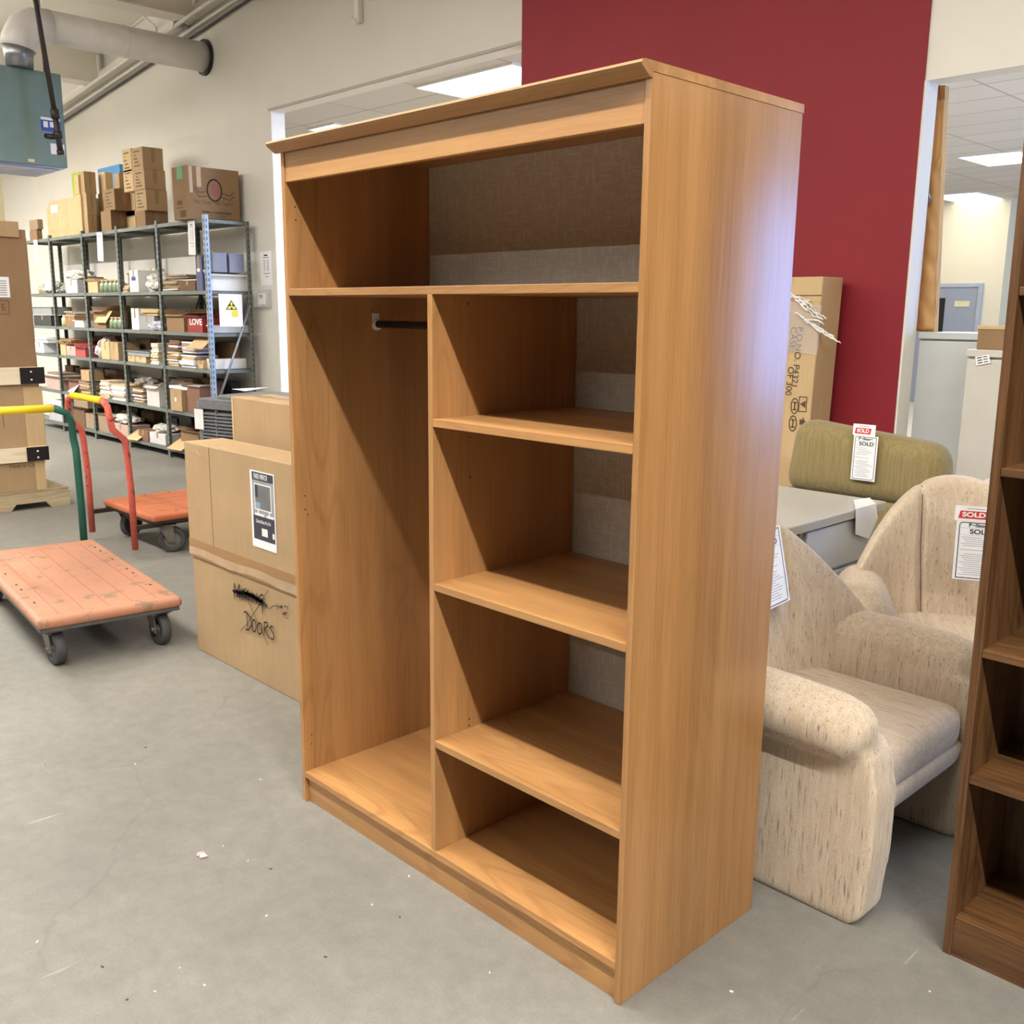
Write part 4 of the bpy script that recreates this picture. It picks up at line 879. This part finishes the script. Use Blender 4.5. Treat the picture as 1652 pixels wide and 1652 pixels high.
bayn = ['leftmost', 'second', 'third', 'fourth', 'rightmost']
lvn = {0: 'lowest', 1: 'second lowest', 2: 'third lowest', 3: 'fourth lowest', 4: 'second highest', 5: 'top'}
random.seed(11)
def flaps(m, x0, x1, y0, y1, z, mat, L=.12):
    for (a, b, out) in (((x0, y0), (x1, y0), (0, -1)), ((x0, y1), (x1, y1), (0, 1)), ((x0, y0), (x0, y1), (-1, 0)), ((x1, y0), (x1, y1), (1, 0))):
        k = random.uniform(.3, 1.0); u_ = random.uniform(-.3, .9)
        m.poly([(a[0], a[1], z), (b[0], b[1], z), (b[0]+out[0]*L*k, b[1]+out[1]*L*k*.4, z+L*u_*.6), (a[0]+out[0]*L*k, a[1]+out[1]*L*k*.4, z+L*u_*.6)], mat)
used = {}
def put(kind, lv, u0, u1, h, mat, lab, y0=3.075, dep=.26, cat=None, zoff=0, rz=0.0):
    """an item on rack level lv between photo columns u0..u1 (measured at its front), h metres tall"""
    z = LV[lv]+zoff+.0005
    vv = 478
    a = on('y', y0, u0, 0+560 if lv < 3 else 440); b = on('y', y0, u1, 560 if lv < 3 else 440)
    x0, x1 = a.x, b.x; w_ = max(.05, x1-x0); xc = (x0+x1)/2
    bi = max(0, min(4, sum(1 for q_ in PXs if (x0+x1)/2 > q_)-1)); x0 = max(x0, PXs[bi]+.03); x1 = max(x0+.05, min(x1, PXs[bi+1]-.035)); w_ = x1-x0; xc = (x0+x1)/2
    nm = {'box': 'carton', 'open': 'open_carton', 'stack': 'paper_stack', 'bag': 'plastic_bundle', 'jar': 'glass_jar', 'tray': 'plastic_tray', 'flap': 'cardboard_sheet', 'roll': 'foam_roll'}[kind]
    cats = {'box': 'box', 'open': 'box', 'stack': 'stack of paper', 'bag': 'bundle', 'jar': 'jar', 'tray': 'tray', 'flap': 'cardboard', 'roll': 'roll'}
    t = thing(nm, lab, cat or cats[kind], (xc, y0+dep/2, z), rz); hw, hd = w_/2, dep/2
    if kind == 'box':
        MB().box((-hw, -hd, 0), (hw, hd, h)).build('carton', mat, t, bevel=.004)
        m = MB(); m.box((-.02, -hd-.001, h*.55), (.02, hd+.001, h+.001)); m.build('tape', tape, t)
    elif kind == 'open':
        m = MB(); e = .006
        m.box((-hw, -hd, 0), (hw, hd, e)); m.box((-hw, -hd, e), (hw, -hd+e, h)); m.box((-hw, hd-e, e), (hw, hd, h)); m.box((-hw, -hd+e, e), (-hw+e, hd-e, h)); m.box((hw-e, -hd+e, e), (hw, hd-e, h)); m.build('carton', mat, t)
        m = MB(); flaps(m, -hw, hw, -hd, hd, h, None, min(.13, dep*.45)); o = m.build('flaps', mat, t); o.modifiers.new('t', 'SOLIDIFY').thickness = .004
        m = MB(); n_ = max(2, int(w_/.05))
        for k in range(n_): m.box((-hw+.01+k*(w_-.02)/n_, -hd+.012, .008), (-hw+.01+(k+.8)*(w_-.02)/n_, hd-.012, h*random.uniform(.7, 1.02)))
        m.build('contents', random.choice([paper, cb[1], cb[3], white]), t)
    elif kind == 'stack':
        m = MB(); zz = 0; k = 0
        cs = [mat, paper, cb[1], cb[3]]
        while zz < h:
            tt = random.uniform(.008, .022); dxx = random.uniform(-.012, .012); dyy = random.uniform(-.02, .012); a_ = random.uniform(-.06, .06)
            m.box((-hw*.95, -hd*.95, zz), (hw*.95, hd*.95, zz+tt*.86), random.choice([mat, mat, mat, cs[1], cs[2]]), T((dxx, dyy, 0), 0, 0, a_)); zz += tt
        m.build('sheets', mat, t)
    elif kind == 'bag':
        m = MB(); bmesh.ops.create_icosphere(m.bm, subdivisions=4, radius=1)
        sd = random.uniform(0, 50)
        for v in m.bm.verts:
            n_ = noise.noise(v.co*2.2+Vector((sd, 0, 0)))*.32+noise.noise(v.co*6+Vector((sd, 3, 0)))*.16
            v.co *= (1+n_); v.co = Vector((v.co.x*hw, v.co.y*hd, max(0, (v.co.z+.75)*h*.56)))
        m.build('crumpled_plastic', mat, t, smooth=False)
    elif kind == 'jar':
        m = MB(); r = min(hw, .05); m.tube([(0, 0, 0), (0, 0, h*.7), (0, 0, h*.8), (0, 0, h*.84)], [r, r, r*.7, r*.7], mat, 14); m.build('glass', mat, t); MB().cyl((0, 0, h*.84), (0, 0, h), r*.75, seg=14).build('lid', cb[1], t)
    elif kind == 'tray':
        m = MB(); e = .006; m.box((-hw, -hd, 0), (hw, hd, e)); m.box((-hw, -hd, e), (hw, -hd+e, h)); m.box((-hw, hd-e, e), (hw, hd, h)); m.box((-hw, -hd+e, e), (-hw+e, hd-e, h)); m.box((hw-e, -hd+e, e), (hw, hd-e, h)); m.box((-hw-.012, -hd-.012, h-.01), (hw+.012, -hd+.002, h)); m.build('shell', mat, t)
    elif kind == 'flap':
        m = MB(); m.box((-hw, -hd, 0), (hw, hd, .005)); m.build('sheet', mat, t)
        t.rotation_euler = (rz or .5, 0, random.uniform(-.2, .2)); t.location.z = z+math.sin(abs(rz or .5))*hd+.002
    elif kind == 'roll':
        MB().tube([(-hw, 0, h/2), (hw, 0, h/2)], h/2, seg=18).build('roll', mat, t, smooth=False)
    return t
pinkc, bluegr, redc = plain((184, 156, 146), .7), plain((128, 132, 152), .5), plain((150, 34, 34), .55)
greenglass = plain((132, 150, 116), .25); greyp = plain((142, 144, 146), .5); darkp = plain((44, 46, 50), .5); bagw = plain((206, 202, 194), .35, 0, .1); bagc = plain((182, 166, 140), .5, 0, .15)
C0, C1, C2, C3, C4, C5 = cb
# ---- second highest shelf
put('bag', 4, 55, 66, .13, bagc, 'crumpled tan plastic bundle on the second highest shelf, farthest left'); put('bag', 4, 65, 78, .16, bagw, 'white knotted plastic bundle beside the far left post of the rack')
put('box', 4, 104, 123, .16, plain((196, 190, 196), .6), 'pale lilac box under grey plastic, second bay of the rack'); put('bag', 4, 96, 128, .12, bagw, 'grey crumpled plastic sheet lying over the pale lilac box', zoff=.165)
put('bag', 4, 84, 102, .10, plain((150, 146, 140), .5, 0, .1), 'grey plastic bundle left of the pale lilac box')
put('open', 4, 140, 156, .12, C1, 'small open tan carton with its flap hanging in the third bay'); put('roll', 4, 141, 164, .15, greyp, 'rolled grey foam at the back of the third bay', y0=3.30, dep=.16, zoff=.0)
for k, (u, zo) in enumerate(((157, 0), (164, 0), (171, 0), (178, 0), (184, 0))):
    put('jar', 4, u, u+6, .14, greenglass, ['leftmost', 'second', 'middle', 'fourth', 'rightmost'][k]+' greenish glass jar in the row on the second highest shelf, third bay', dep=.1)
put('box', 4, 160, 185, .11, plain((214, 200, 176), .6), 'cream packet behind the green jars of the third bay', y0=3.25, dep=.2, zoff=.0)
put('stack', 4, 195, 206, .07, pinkc, 'short pinkish stack at the left of the fourth bay'); t = put('box', 4, 208, 222, .23, white, 'white box with a blue stripe label in the fourth bay'); MB().box((-.05, -.134, .12), (.05, -.131, .16)).build('blue_label', plain((50, 72, 140), .5), t)
put('open', 4, 206, 232, .22, C3, 'open grey cardboard carton behind the white box with blue stripe', y0=3.36, dep=.13)
put('bag', 4, 227, 252, .20, bagw, 'bundle wrapped in white plastic strips in the fourth bay'); put('box', 4, 226, 250, .26, plain((206, 200, 176), .7), 'cream lettered box behind the wrapped bundle', y0=3.36, dep=.12)
put('stack', 4, 262, 287, .10, C3, 'stack of grey brown paper in the rightmost bay, second highest shelf'); put('box', 4, 288, 314, .10, C5, 'dark brown flat carton beside the grey brown paper stack'); put('stack', 4, 266, 302, .035, C3, 'thin fan of cardboard lying across the two flat piles', zoff=.125, dep=.22)
t = put('box', 4, 316, 326, .34, plain((74, 84, 120), .5), 'upright navy blue box beside the galvanised post'); MB().box((-.03, -.134, .18), (.03, -.131, .21)).build('white_print', white, t)
t = put('open', 4, 331, 342, .16, white, 'white box with bar code at the near end of the rack', y0=3.10, dep=.40)
hw = .01
t2 = thing('carton', 'left grey blue carton of the pair on the white box', 'box', (-7.86, 3.20, LV[4]+.175), 0, 'grey blue cartons'); MB().box((-.09, -.075, 0), (.09, .075, .185)).build('carton', bluegr, t2, bevel=.004)
t2 = thing('carton', 'right grey blue carton of the pair on the white box', 'box', (-7.86, 3.38, LV[4]+.175), 0, 'grey blue cartons'); MB().box((-.09, -.08, 0), (.09, .08, .185)).build('carton', bluegr, t2, bevel=.004)
# ---- fourth lowest shelf
put('tray', 3, 47, 78, .10, greyp, 'grey plastic tray on the fourth shelf of the leftmost bay', zoff=.14); put('box', 3, 48, 76, .13, darkp, 'black electronic box under the grey tray in the leftmost bay', cat='appliance')
put('jar', 3, 89, 98, .14, plain((196, 186, 150), .3), 'lone cream jar in the second bay', dep=.1); put('box', 3, 99, 114, .12, C2, 'brown box between the cream jar and white tray'); put('tray', 3, 113, 129, .08, white, 'small white tray at the right of the second bay')
put('stack', 3, 99, 114, .05, C3, 'loose cardboard pieces on the brown box of the second bay', zoff=.125)
put('open', 3, 146, 165, .20, C2, 'open brown carton in the third bay, fourth shelf'); put('flap', 3, 141, 160, .1, C1, 'tan cardboard flap hanging in front of the open brown carton', y0=3.0, dep=.16, zoff=.06, rz=1.0)
for k, u in enumerate((168, 175, 182)): put('jar', 3, u, u+6, .13, greenglass, ['left', 'middle', 'right'][k]+' green glass jar of three on the fourth shelf, third bay', dep=.1)
put('box', 3, 168, 184, .10, plain((110, 150, 104), .6), 'green printed packet on a box behind the three jars', y0=3.28, dep=.18, zoff=.15); put('box', 3, 166, 190, .15, C5, 'dark brown box behind the three green jars', y0=3.28, dep=.2)
put('box', 3, 207, 219, .23, white, 'white box with up arrows in the fourth bay'); put('box', 3, 220, 244, .15, greyp, 'grey box right of the white arrow box'); put('stack', 3, 222, 250, .07, C1, 'pile of torn tan cardboard on the grey box', zoff=.155)
put('bag', 3, 230, 258-4, .10, plain((176, 176, 188), .3, 0, .3), 'black and white patterned plastic bag hanging over the shelf edge', y0=3.03, dep=.12)
t = put('open', 3, 298, 322, .15, redc, 'red carton lettered LOVE in the rightmost bay'); text('lettering', 'LOVE', .085, white, plane_front(.02, -.1315, .10), t, sx=1.3, bold=.002)
put('open', 3, 264, 292, .17, C2, 'open brown carton left of the red lettered carton'); put('flap', 3, 290, 316, .1, C1, 'tan cardboard flap hanging below the red lettered carton', y0=2.99, dep=.2, zoff=-.16, rz=.7)
put('tray', 3, 331, 342, .075, white, 'long flat white tray at the near end of the fourth shelf', y0=3.09, dep=.40)
# ---- third lowest
put('box', 2, 55, 70, .13, plain((222, 222, 228), .6), 'white carton on the third shelf of the leftmost bay'); put('stack', 2, 58, 78, .06, paper, 'loose papers on the white carton in the leftmost bay', zoff=.135)
put('open', 2, 96, 106, .13, C1, 'tan open box of papers in the second bay, third shelf'); put('box', 2, 107, 121, .12, pinkc, 'pink printed box in the second bay'); put('open', 2, 122, 137, .12, plain((170, 70, 70), .6), 'red open box at the right of the second bay')
put('stack', 2, 88, 118, .06, C2, 'brown cardboard pieces lying on the pink printed box', zoff=.14)
put('bag', 2, 144, 162, .24, bagw, 'crumpled clear plastic bundle in the third bay, third shelf'); put('box', 2, 163, 176, .20, C1, 'tan carton beside the clear plastic bundle'); put('box', 2, 177, 190, .20, C0, 'tan carton beside the third rack post')
put('box', 2, 199, 216, .065, C1, 'left low tan block carton in the fourth bay'); put('box', 2, 217, 234, .065, C1, 'right low tan block carton in the fourth bay'); put('tray', 2, 197, 240, .055, greyp, 'long clear grey tray on the two tan block cartons', zoff=.07)
put('stack', 2, 242, 254, .22, plain((214, 200, 170), .7), 'tall stack of cream tiles beside the fourth rack post')
put('stack', 2, 268, 287, .14, C1, 'stack of tan folders at the left of the rightmost bay'); put('stack', 2, 289, 312, .12, paper, 'stack of white folders right of the tan folders'); put('stack', 2, 272, 290, .10, C4, 'reddish stack lying on the tan folders', zoff=.165, dep=.2); put('stack', 2, 292, 315, .10, pinkc, 'pinkish stack lying on the white folders', zoff=.145, dep=.2)
put('box', 2, 318, 326, .08, C1, 'small round tan tin by the galvanised post'); t = put('box', 2, 332, 343, .10, white, 'white box with printed label at the near end of the third shelf', y0=3.12, dep=.36)
# ---- second lowest
put('open', 1, 70, 92, .14, pinkc, 'pink and grey open box in the leftmost bay, second shelf'); put('stack', 1, 72, 94, .05, C3, 'cardboard offcuts on the pink and grey box', zoff=.16)
put('open', 1, 106, 122, .16, C4, 'red brown open carton in the second bay'); put('stack', 1, 123, 141, .14, C3, 'pile of brown folders in the second bay'); put('box', 1, 127, 140, .13, C0, 'small tan carton on the pile of brown folders', zoff=.17, dep=.18); put('flap', 1, 96, 112, .1, paper, 'white folded sheet hanging over the second shelf', y0=3.0, dep=.16, zoff=.0, rz=.9)
put('stack', 1, 156, 172, .20, plain((216, 196, 168), .7), 'slumped pile of striped paper in the third bay'); put('stack', 1, 174, 197, .16, paper, 'white paper pile in the third bay'); put('open', 1, 160, 190, .20, C4, 'red brown carton leaning behind the paper piles', y0=3.36, dep=.13, zoff=.0)
put('stack', 1, 210, 226, .17, C2, 'brown folded cartons in the fourth bay, second shelf'); put('bag', 1, 206, 228, .10, plain((120, 112, 104), .5), 'grey plastic bundle on the brown folded cartons', zoff=.19); put('open', 1, 232, 252, .22, plain((206, 200, 196), .4), 'open box wrapped in clear plastic in the fourth bay')
t = put('box', 1, 270, 288, .22, C0, 'tan carton with small white label standing in the rightmost bay', y0=3.03); MB().box((-.02, -.134, .10), (.02, -.1315, .14)).build('white_label', paper, t)
put('open', 1, 290, 318, .27, C4, 'red brown printed open carton in the rightmost bay'); put('stack', 1, 268, 300, .03, C2, 'brown sheets lying on the tan carton with white label', zoff=.225)
put('box', 1, 335, 345, .13, C1, 'long tan carton at the near end above the air conditioner', y0=3.12, dep=.34)
# ---- lowest
put('tray', 0, 70, 96, .20, plain((176, 176, 180), .5), 'grey white tray in the leftmost bay at the bottom'); put('stack', 0, 70, 94, .05, paper, 'white papers lying on the grey white tray', zoff=.21)
put('open', 0, 110, 128, .22, C5, 'dark brown open carton at the bottom of the second bay'); put('box', 0, 129, 143, .18, C3, 'grey brown carton at the bottom of the second bay'); put('box', 0, 112, 134, .12, C3, 'grey brown flat carton on the dark brown carton', zoff=.24)
put('open', 0, 150, 170, .20, C3, 'grey open carton behind the red trolley handle'); put('box', 0, 172, 198, .13, pinkc, 'pink printed box at the bottom of the third bay'); put('bag', 0, 170, 195, .10, bagw, 'white plastic bundle on the pink printed box', zoff=.14); put('flap', 0, 188, 206, .1, C1, 'tan cardboard flap at the foot of the third rack post', y0=2.98, dep=.2, zoff=.0, rz=.5)
put('box', 0, 214, 230, .12, C4, 'red brown box at the bottom of the fourth bay'); put('box', 0, 232, 258, .12, plain((204, 200, 200), .6), 'pale grey box at the bottom of the fourth bay'); put('bag', 0, 232, 255, .09, bagw, 'clear plastic lump on the pale grey box', zoff=.125); put('flap', 0, 258, 278, .1, C1, 'tan cardboard flap lying over the bottom shelf edge of the rightmost bay', y0=2.98, dep=.2, zoff=.0, rz=.5)
put('open', 0, 284, 312, .20, C2, 'open brown carton at the bottom of the rightmost bay', y0=3.12)
_shade_bk = [(3, 0, .20), (3, 1, .17), (3, 3, .2), (3, 4, .24), (2, 0, .2), (2, 1, .26), (2, 2, .24), (2, 3, .26), (2, 4, .27), (1, 0, .3), (1, 1, .34), (1, 3, .3), (1, 4, .36), (0, 0, .28), (0, 1, .33), (0, 2, .3), (0, 3, .31), (0, 4, .3), (4, 1, .2)]  # dark cartons added to stand in for shade behind the rack items
for lv_, b_, h_ in _shade_bk:
    x0, x1 = PXs[b_]+.08, PXs[b_+1]-(.22 if b_ == 4 else .10); wd = (x1-x0)
    for k_ in range(2):
        xa_ = x0+wd*.5*k_+.01; xb_ = xa_+wd*.5-.02-random.uniform(0, .1); hh_ = h_*random.uniform(.75, 1.05)
        t = thing('carton', 'dark carton added as shade at the back of the %s bay, %s shelf, %s one' % (bayn[b_], lvn[lv_], ['left', 'right'][k_]), 'box', ((xa_+xb_)/2, 3.465, LV[lv_]+.0005), 0, 'shade cartons added at the rack back')
        MB().box((-(xb_-xa_)/2, -.05, 0), ((xb_-xa_)/2, .045, hh_)).build('carton', random.choice([C5, C3, C4, C2, darkp]), t, bevel=.003)
# radiation warning sheet
p = on('x', -7.72, 352, 474); q = on('x', -7.72, 392, 527)
Rs = thing('warning_sign', 'plastic sleeve with a yellow radiation warning triangle hung on the rack end', 'sign'); Rs.matrix_world = frame3((-7.715, p.y, p.z), (0, 1, 0), (0, 0, 1))
w_, h = q.y-p.y, p.z-q.z
MB().box((0, -h, -.002), (w_, 0, 0)).build('sheet', paper, Rs)
m = MB(); m.prism([(w_*.28, -h*.48, 0), (w_*.78, -h*.48, 0), (w_*.53, -h*.18, 0)], (0, 0, .001)); m.build('triangle_border', ink, Rs)
m = MB(); m.prism([(w_*.34, -h*.455, .001), (w_*.72, -h*.455, .001), (w_*.53, -h*.23, .001)], (0, 0, .0006)); m.build('yellow_triangle', plain((236, 214, 40), .5), Rs)
m = MB()
for k in range(3):
    a = PI/2+PI+k*2*PI/3; cx, cy = w_*.53, -h*.375
    m.poly([(cx+math.cos(a-.45)*.008, cy+math.sin(a-.45)*.008, .002), (cx+math.cos(a-.5)*.03, cy+math.sin(a-.5)*.03, .002), (cx+math.cos(a+.5)*.03, cy+math.sin(a+.5)*.03, .002), (cx+math.cos(a+.45)*.008, cy+math.sin(a+.45)*.008, .002)])
m.build('trefoil', ink, Rs); m = MB(); m.box((w_*.52, -h*.70, 0), (w_*.80, -h*.50, .001)); m.build('yellow_panel', plain((228, 210, 60), .5), Rs)
# hanging price lists on the rack front
for u, v, u2, v2, lab in ((302, 356, 318, 410, 'white price list hanging from the rack top in the rightmost bay'), (155, 375, 169, 420, 'white price list hanging from the rack top in the third bay'), (53, 387, 64, 428, 'white price list hanging from the rack top in the leftmost bay')):
    p = on('y', 3.035, u, v); q = on('y', 3.035, u2, v2); notice(lab, frame3((p.x, 3.04, p.z), (1, 0, -.06), (-.10, 0, 1)), (q.x-p.x)*.85, p.z-q.z, name='price_list')

# ---- cartons on the rack top: near vertical edge uC, left face to uL, right face to uR
ZT = LV[5]
def topbox(lab, uL, uC, uR, vt, vb, mat=None, y0=3.10, z0=None, grp='cartons stacked on the rack top', lines=0, name='carton', parts=True):
    a = on('y', y0, uC, vb); tz = on('y', y0, uC, vt).z; z0 = a.z if z0 is None else z0
    xl = on('y', y0, uL, vb).x; yr = on('x', a.x, uR, vb).y if uR > uC+1 else y0+.2
    yr = min(yr, 3.585)
    t = thing(name, lab, 'box', (a.x, y0, z0), 0, grp); wx, dy_, h = a.x-xl, yr-y0, tz-z0
    MB().box((-wx, 0, 0), (-.0, dy_, h-.001)).build('carton', mat or cb[0], t, bevel=.005)
    if parts:
        MB().box((-.001, dy_*.42, h*.3), (.0015, dy_*.6, h-.002)).build('tape', tape, t)
    if lines:
        m = MB()
        for k in range(5): m.box((-wx*.8+.02*(k % 2), -.0015, h*(.85-.16*k)-.012), (-wx*.25-.03*((k*3) % 4), 0, h*(.85-.16*k)))
        m.build('printed_lines', faded_ink, t)
    return t, wx, dy_, h
t, wx, dy_, h = topbox('large carton with an oval printed emblem at the right end of the rack top', 281, 303, 388, 265, 354, cb[2], y0=2.985, z0=ZT, grp=None, parts=False, name='printed_carton')
em = MB(); c0, c1 = dy_*.52, h*.58
em.ribbon([(.0012, c0+.075*math.cos(k*PI/12), c1+.10*math.sin(k*PI/12)) for k in range(25)], .014, (1, 0, 0)); em.ribbon([(.0012, c0-.21, c1+.03), (.0012, c0-.16, c1-.03), (.0012, c0-.08, c1-.02)], .006, (1, 0, 0)); em.ribbon([(.0012, c0-.21, c1-.0), (.0012, c0-.16, c1-.07), (.0012, c0-.08, c1-.06)], .006, (1, 0, 0)); em.ribbon([(.0012, c0+.21, c1+.0), (.0012, c0+.16, c1-.04), (.0012, c0+.08, c1-.02)], .006, (1, 0, 0)); em.ribbon([(.0012, c0+.21, c1-.04), (.0012, c0+.16, c1-.08), (.0012, c0+.08, c1-.06)], .006, (1, 0, 0)); em.build('printed_emblem', ink, t)
MB().box((.0002, c0-.035, c1-.055), (.0012, c0+.04, c1+.07)).build('emblem_panel', plain((150, 92, 84), .7), t)
text('lettering', 'For Over 100 Years!', .05, faded_ink, plane_right(.0015, dy_*.5, h*.34), t, sx=.95)
text('lettering', 'PLASTIC CLOSURE SYSTEMS', .026, ink, plane_right(.0015, dy_*.55, h*.155), t, sx=.95, bold=.0006)
text('lettering', 'Division of Closing Systems', .018, faded_ink, plane_right(.0015, dy_*.55, h*.10), t)
m = MB(); m.box((.0004, dy_*.06, h*.5), (.001, dy_*.12, h-.003)); m.box((.0004, dy_*.2, h*.62), (.001, dy_*.28, h-.003)); m.build('clear_tape', clear_tape, t)
MB().box((-wx*.6, -.002, h*.76), (-wx*.2, 0, h*.99)).build('green_sticker', plain((60, 140, 96), .5), t)
m = MB(); m.box((-wx*.7, -.0015, h*.28), (-wx*.35, 0, h*.36)); m.box((-wx*.8, -.0015, h*.22), (-wx*.3, 0, h*.235)); m.box((-wx*.5, -.0015, h*.04), (-wx*.1, 0, h*.17)); m.build('printed_lines', faded_ink, t)
z1_ = ZT
def zof(v, u, y=3.07): return on('y', y, u, v).z
zz = [ZT, zof(338, 236), zof(303, 234), zof(270, 233), zof(234, 231)]
topbox('bottom carton of the tallest rack-top column, lettered on its end', 220, 235, 272, 338, 362, cb[2], z0=zz[0], lines=0)[0]
topbox('second carton up in the tallest rack-top column', 219, 237, 271, 304, 338, cb[0], z0=zz[1], lines=1)
topbox('third carton up in the tallest rack-top column', 216, 234, 268, 271, 304, cb[0], z0=zz[2], lines=1); topbox('narrow carton left of the third one in the tallest column', 200, 215.6, 216, 271, 304, cb[1], z0=zz[2], lines=1)
topbox('topmost carton of the tallest rack-top column', 213, 231, 264, 235, 271, cb[0], z0=zz[3], lines=1); topbox('narrow carton left of the topmost one in the tallest column', 198, 212.6, 213, 238, 271, cb[1], z0=zz[3], lines=1)
topbox('carton under the narrow cartons of the tallest column', 202, 218.2, 218, 304, 338, cb[1], z0=zz[1], y0=3.28); topbox('lowest carton behind the brown lettered pair', 202, 219, 218, 338, 362, cb[1], z0=zz[0], y0=3.28)
topbox('lower carton of the brown pair left of the tallest column', 164, 180, 216, 338, 370, cb[2], z0=zz[0])
topbox('upper carton of the brown pair left of the tallest column', 168, 186, 217, 303, 338, cb[2], z0=zof(338, 182)+.002, lines=1)
zs_ = [ZT, zof(345, 142), zof(310, 140), zof(275, 137)]
for k, (l, c, r) in enumerate(((133, 143, 158), (131, 141, 157), (129, 137, 156))):
    nm_ = ['bottom', 'middle', 'top'][k]
    topbox(nm_+' carton of the three high column right of the plywood box', l, c, r, [345, 310, 275][k], [376, 345, 310][k], cb[0], z0=zs_[k])
    topbox(nm_+' carton of the far column half hidden behind the three high column', l-8, c-9.4, r-12, [345, 312, 281][k], [376, 345, 310][k], cb[1], z0=zs_[k], y0=3.075, parts=False)
for k in range(3):
    topbox(['bottom', 'middle', 'top'][k]+' light carton standing behind, between the two carton columns', 160, 171, 183, [345, 310, 276][k], [374, 345, 310][k], cb[1], z0=[ZT, zof(345, 170, 3.30), zof(310, 170, 3.30)][k], y0=3.30, parts=False)
topbox('small carton on the upper back row left of the tallest column', 184, 193, 200, 278, 303, cb[0], z0=zof(303, 193, 3.30), y0=3.30, parts=False)
topbox('back row carton under the small carton', 184, 194, 200, 303, 338, cb[0], z0=zof(338, 193, 3.30)-.0, y0=3.31, parts=False)
topbox('lowest back row carton under the small carton', 184, 195, 200, 338, 366, cb[0], z0=ZT, y0=3.31, parts=False)
topbox('upright lettered carton behind the narrow cartons of the tallest column', 188, 197, 203, 240, 338, cb[1], z0=zof(280, 193, 3.30), y0=3.33, lines=1, parts=False) if False else None
t = thing('plywood_box', 'plywood box with a white label on the rack top left of the cartons', 'box', (on('y', 3.07, 80, 381).x, 3.10, ZT)); X = on('y', 3.07, 80, 381).x; pz = on('y', 3.07, 80, 324).z-ZT; xl = on('y', 3.07, 69, 381).x-X
yb = 3.07
xr = on('y', 3.07, 122, 378).x-X
m = MB(); m.prism([(-.0, 0, 0), (xr, .0, 0), (xr, 0, pz), (0, 0, pz), (-.12, .0, pz*.8), (-.12, 0, 0)], (0, .42, 0)); m.build('panels', ply, t, bevel=.003); MB().box((.04, -.003, pz*.68), (.26, 0, pz*.88)).build('white_label', paper, t)
topbox('small brown carton at the far left of the rack top', 50, 60, 69, 369, 386, cb[2], z0=ZT); topbox('white labelled carton on the small brown carton', 48, 61, 70, 353, 369, cb[3], z0=zof(369, 60)+.002); topbox('tiny pale carton at the far left end of the rack top', 41, 48, 52, 372, 387, plain((210, 204, 190), .6), z0=ZT, parts=False)
p = on('y', 3.5, 115, 280); q = on('y', 3.5, 124, 325); t = MB().box((p.x, 3.50, ZT), (q.x+.15, 3.52, p.z)).build('lime_board', plain((176, 196, 60), .5)); tag(t, 'lime green board standing behind the plywood box on the rack top', 'board')
p = on('y', 3.45, 148, 272); q = on('y', 3.45, 184, 278); t = MB().box((p.x, 3.52, ZT), (q.x, 3.56, q.z+.10)).build('blue_board', plain((64, 140, 200), .5)); tag(t, 'blue edged board standing behind the cartons on the rack top', 'board')

# ---------------------------------------------------------------- small things on the floor
p = on('z', 0, 325, 1381); m = MB(); random.seed(5)
for k in range(7): m.poly([(p.x+random.uniform(-.02, .02), p.y+random.uniform(-.014, .014), random.uniform(.0005, .008)) for _ in range(4)], [white, plain((214, 160, 160), .6)][k % 2])
o = m.build('paper_scrap'); tag(o, 'small torn pink and white paper scrap on the bare concrete', 'paper scrap')
m = MB(); random.seed(9)
for u, v in ((218, 1233), (73, 1234), (400, 1389), (437, 1402), (430, 1478), (290, 1562), (235, 1206), (525, 1544), (520, 1300), (645, 1480), (660, 1414), (600, 1460), (250, 1600), (60, 1520), (330, 1590), (420, 1258), (790, 1570), (1500, 1600), (165, 1560), (205, 1613), (360, 1365), (1180, 1600)):
    p = on('z', 0, u, v); s = random.uniform(.002, .0045); m.box((-s, -s*.5, 0), (s, s*.5, .002), [white, faded_ink][int(u) % 2], T((p.x, p.y, 0), 0, 0, random.uniform(0, 3)))
o = m.build('floor_litter'); tag(o, 'scattered tiny crumbs and chips on the concrete floor', 'litter'); o['kind'] = 'stuff'
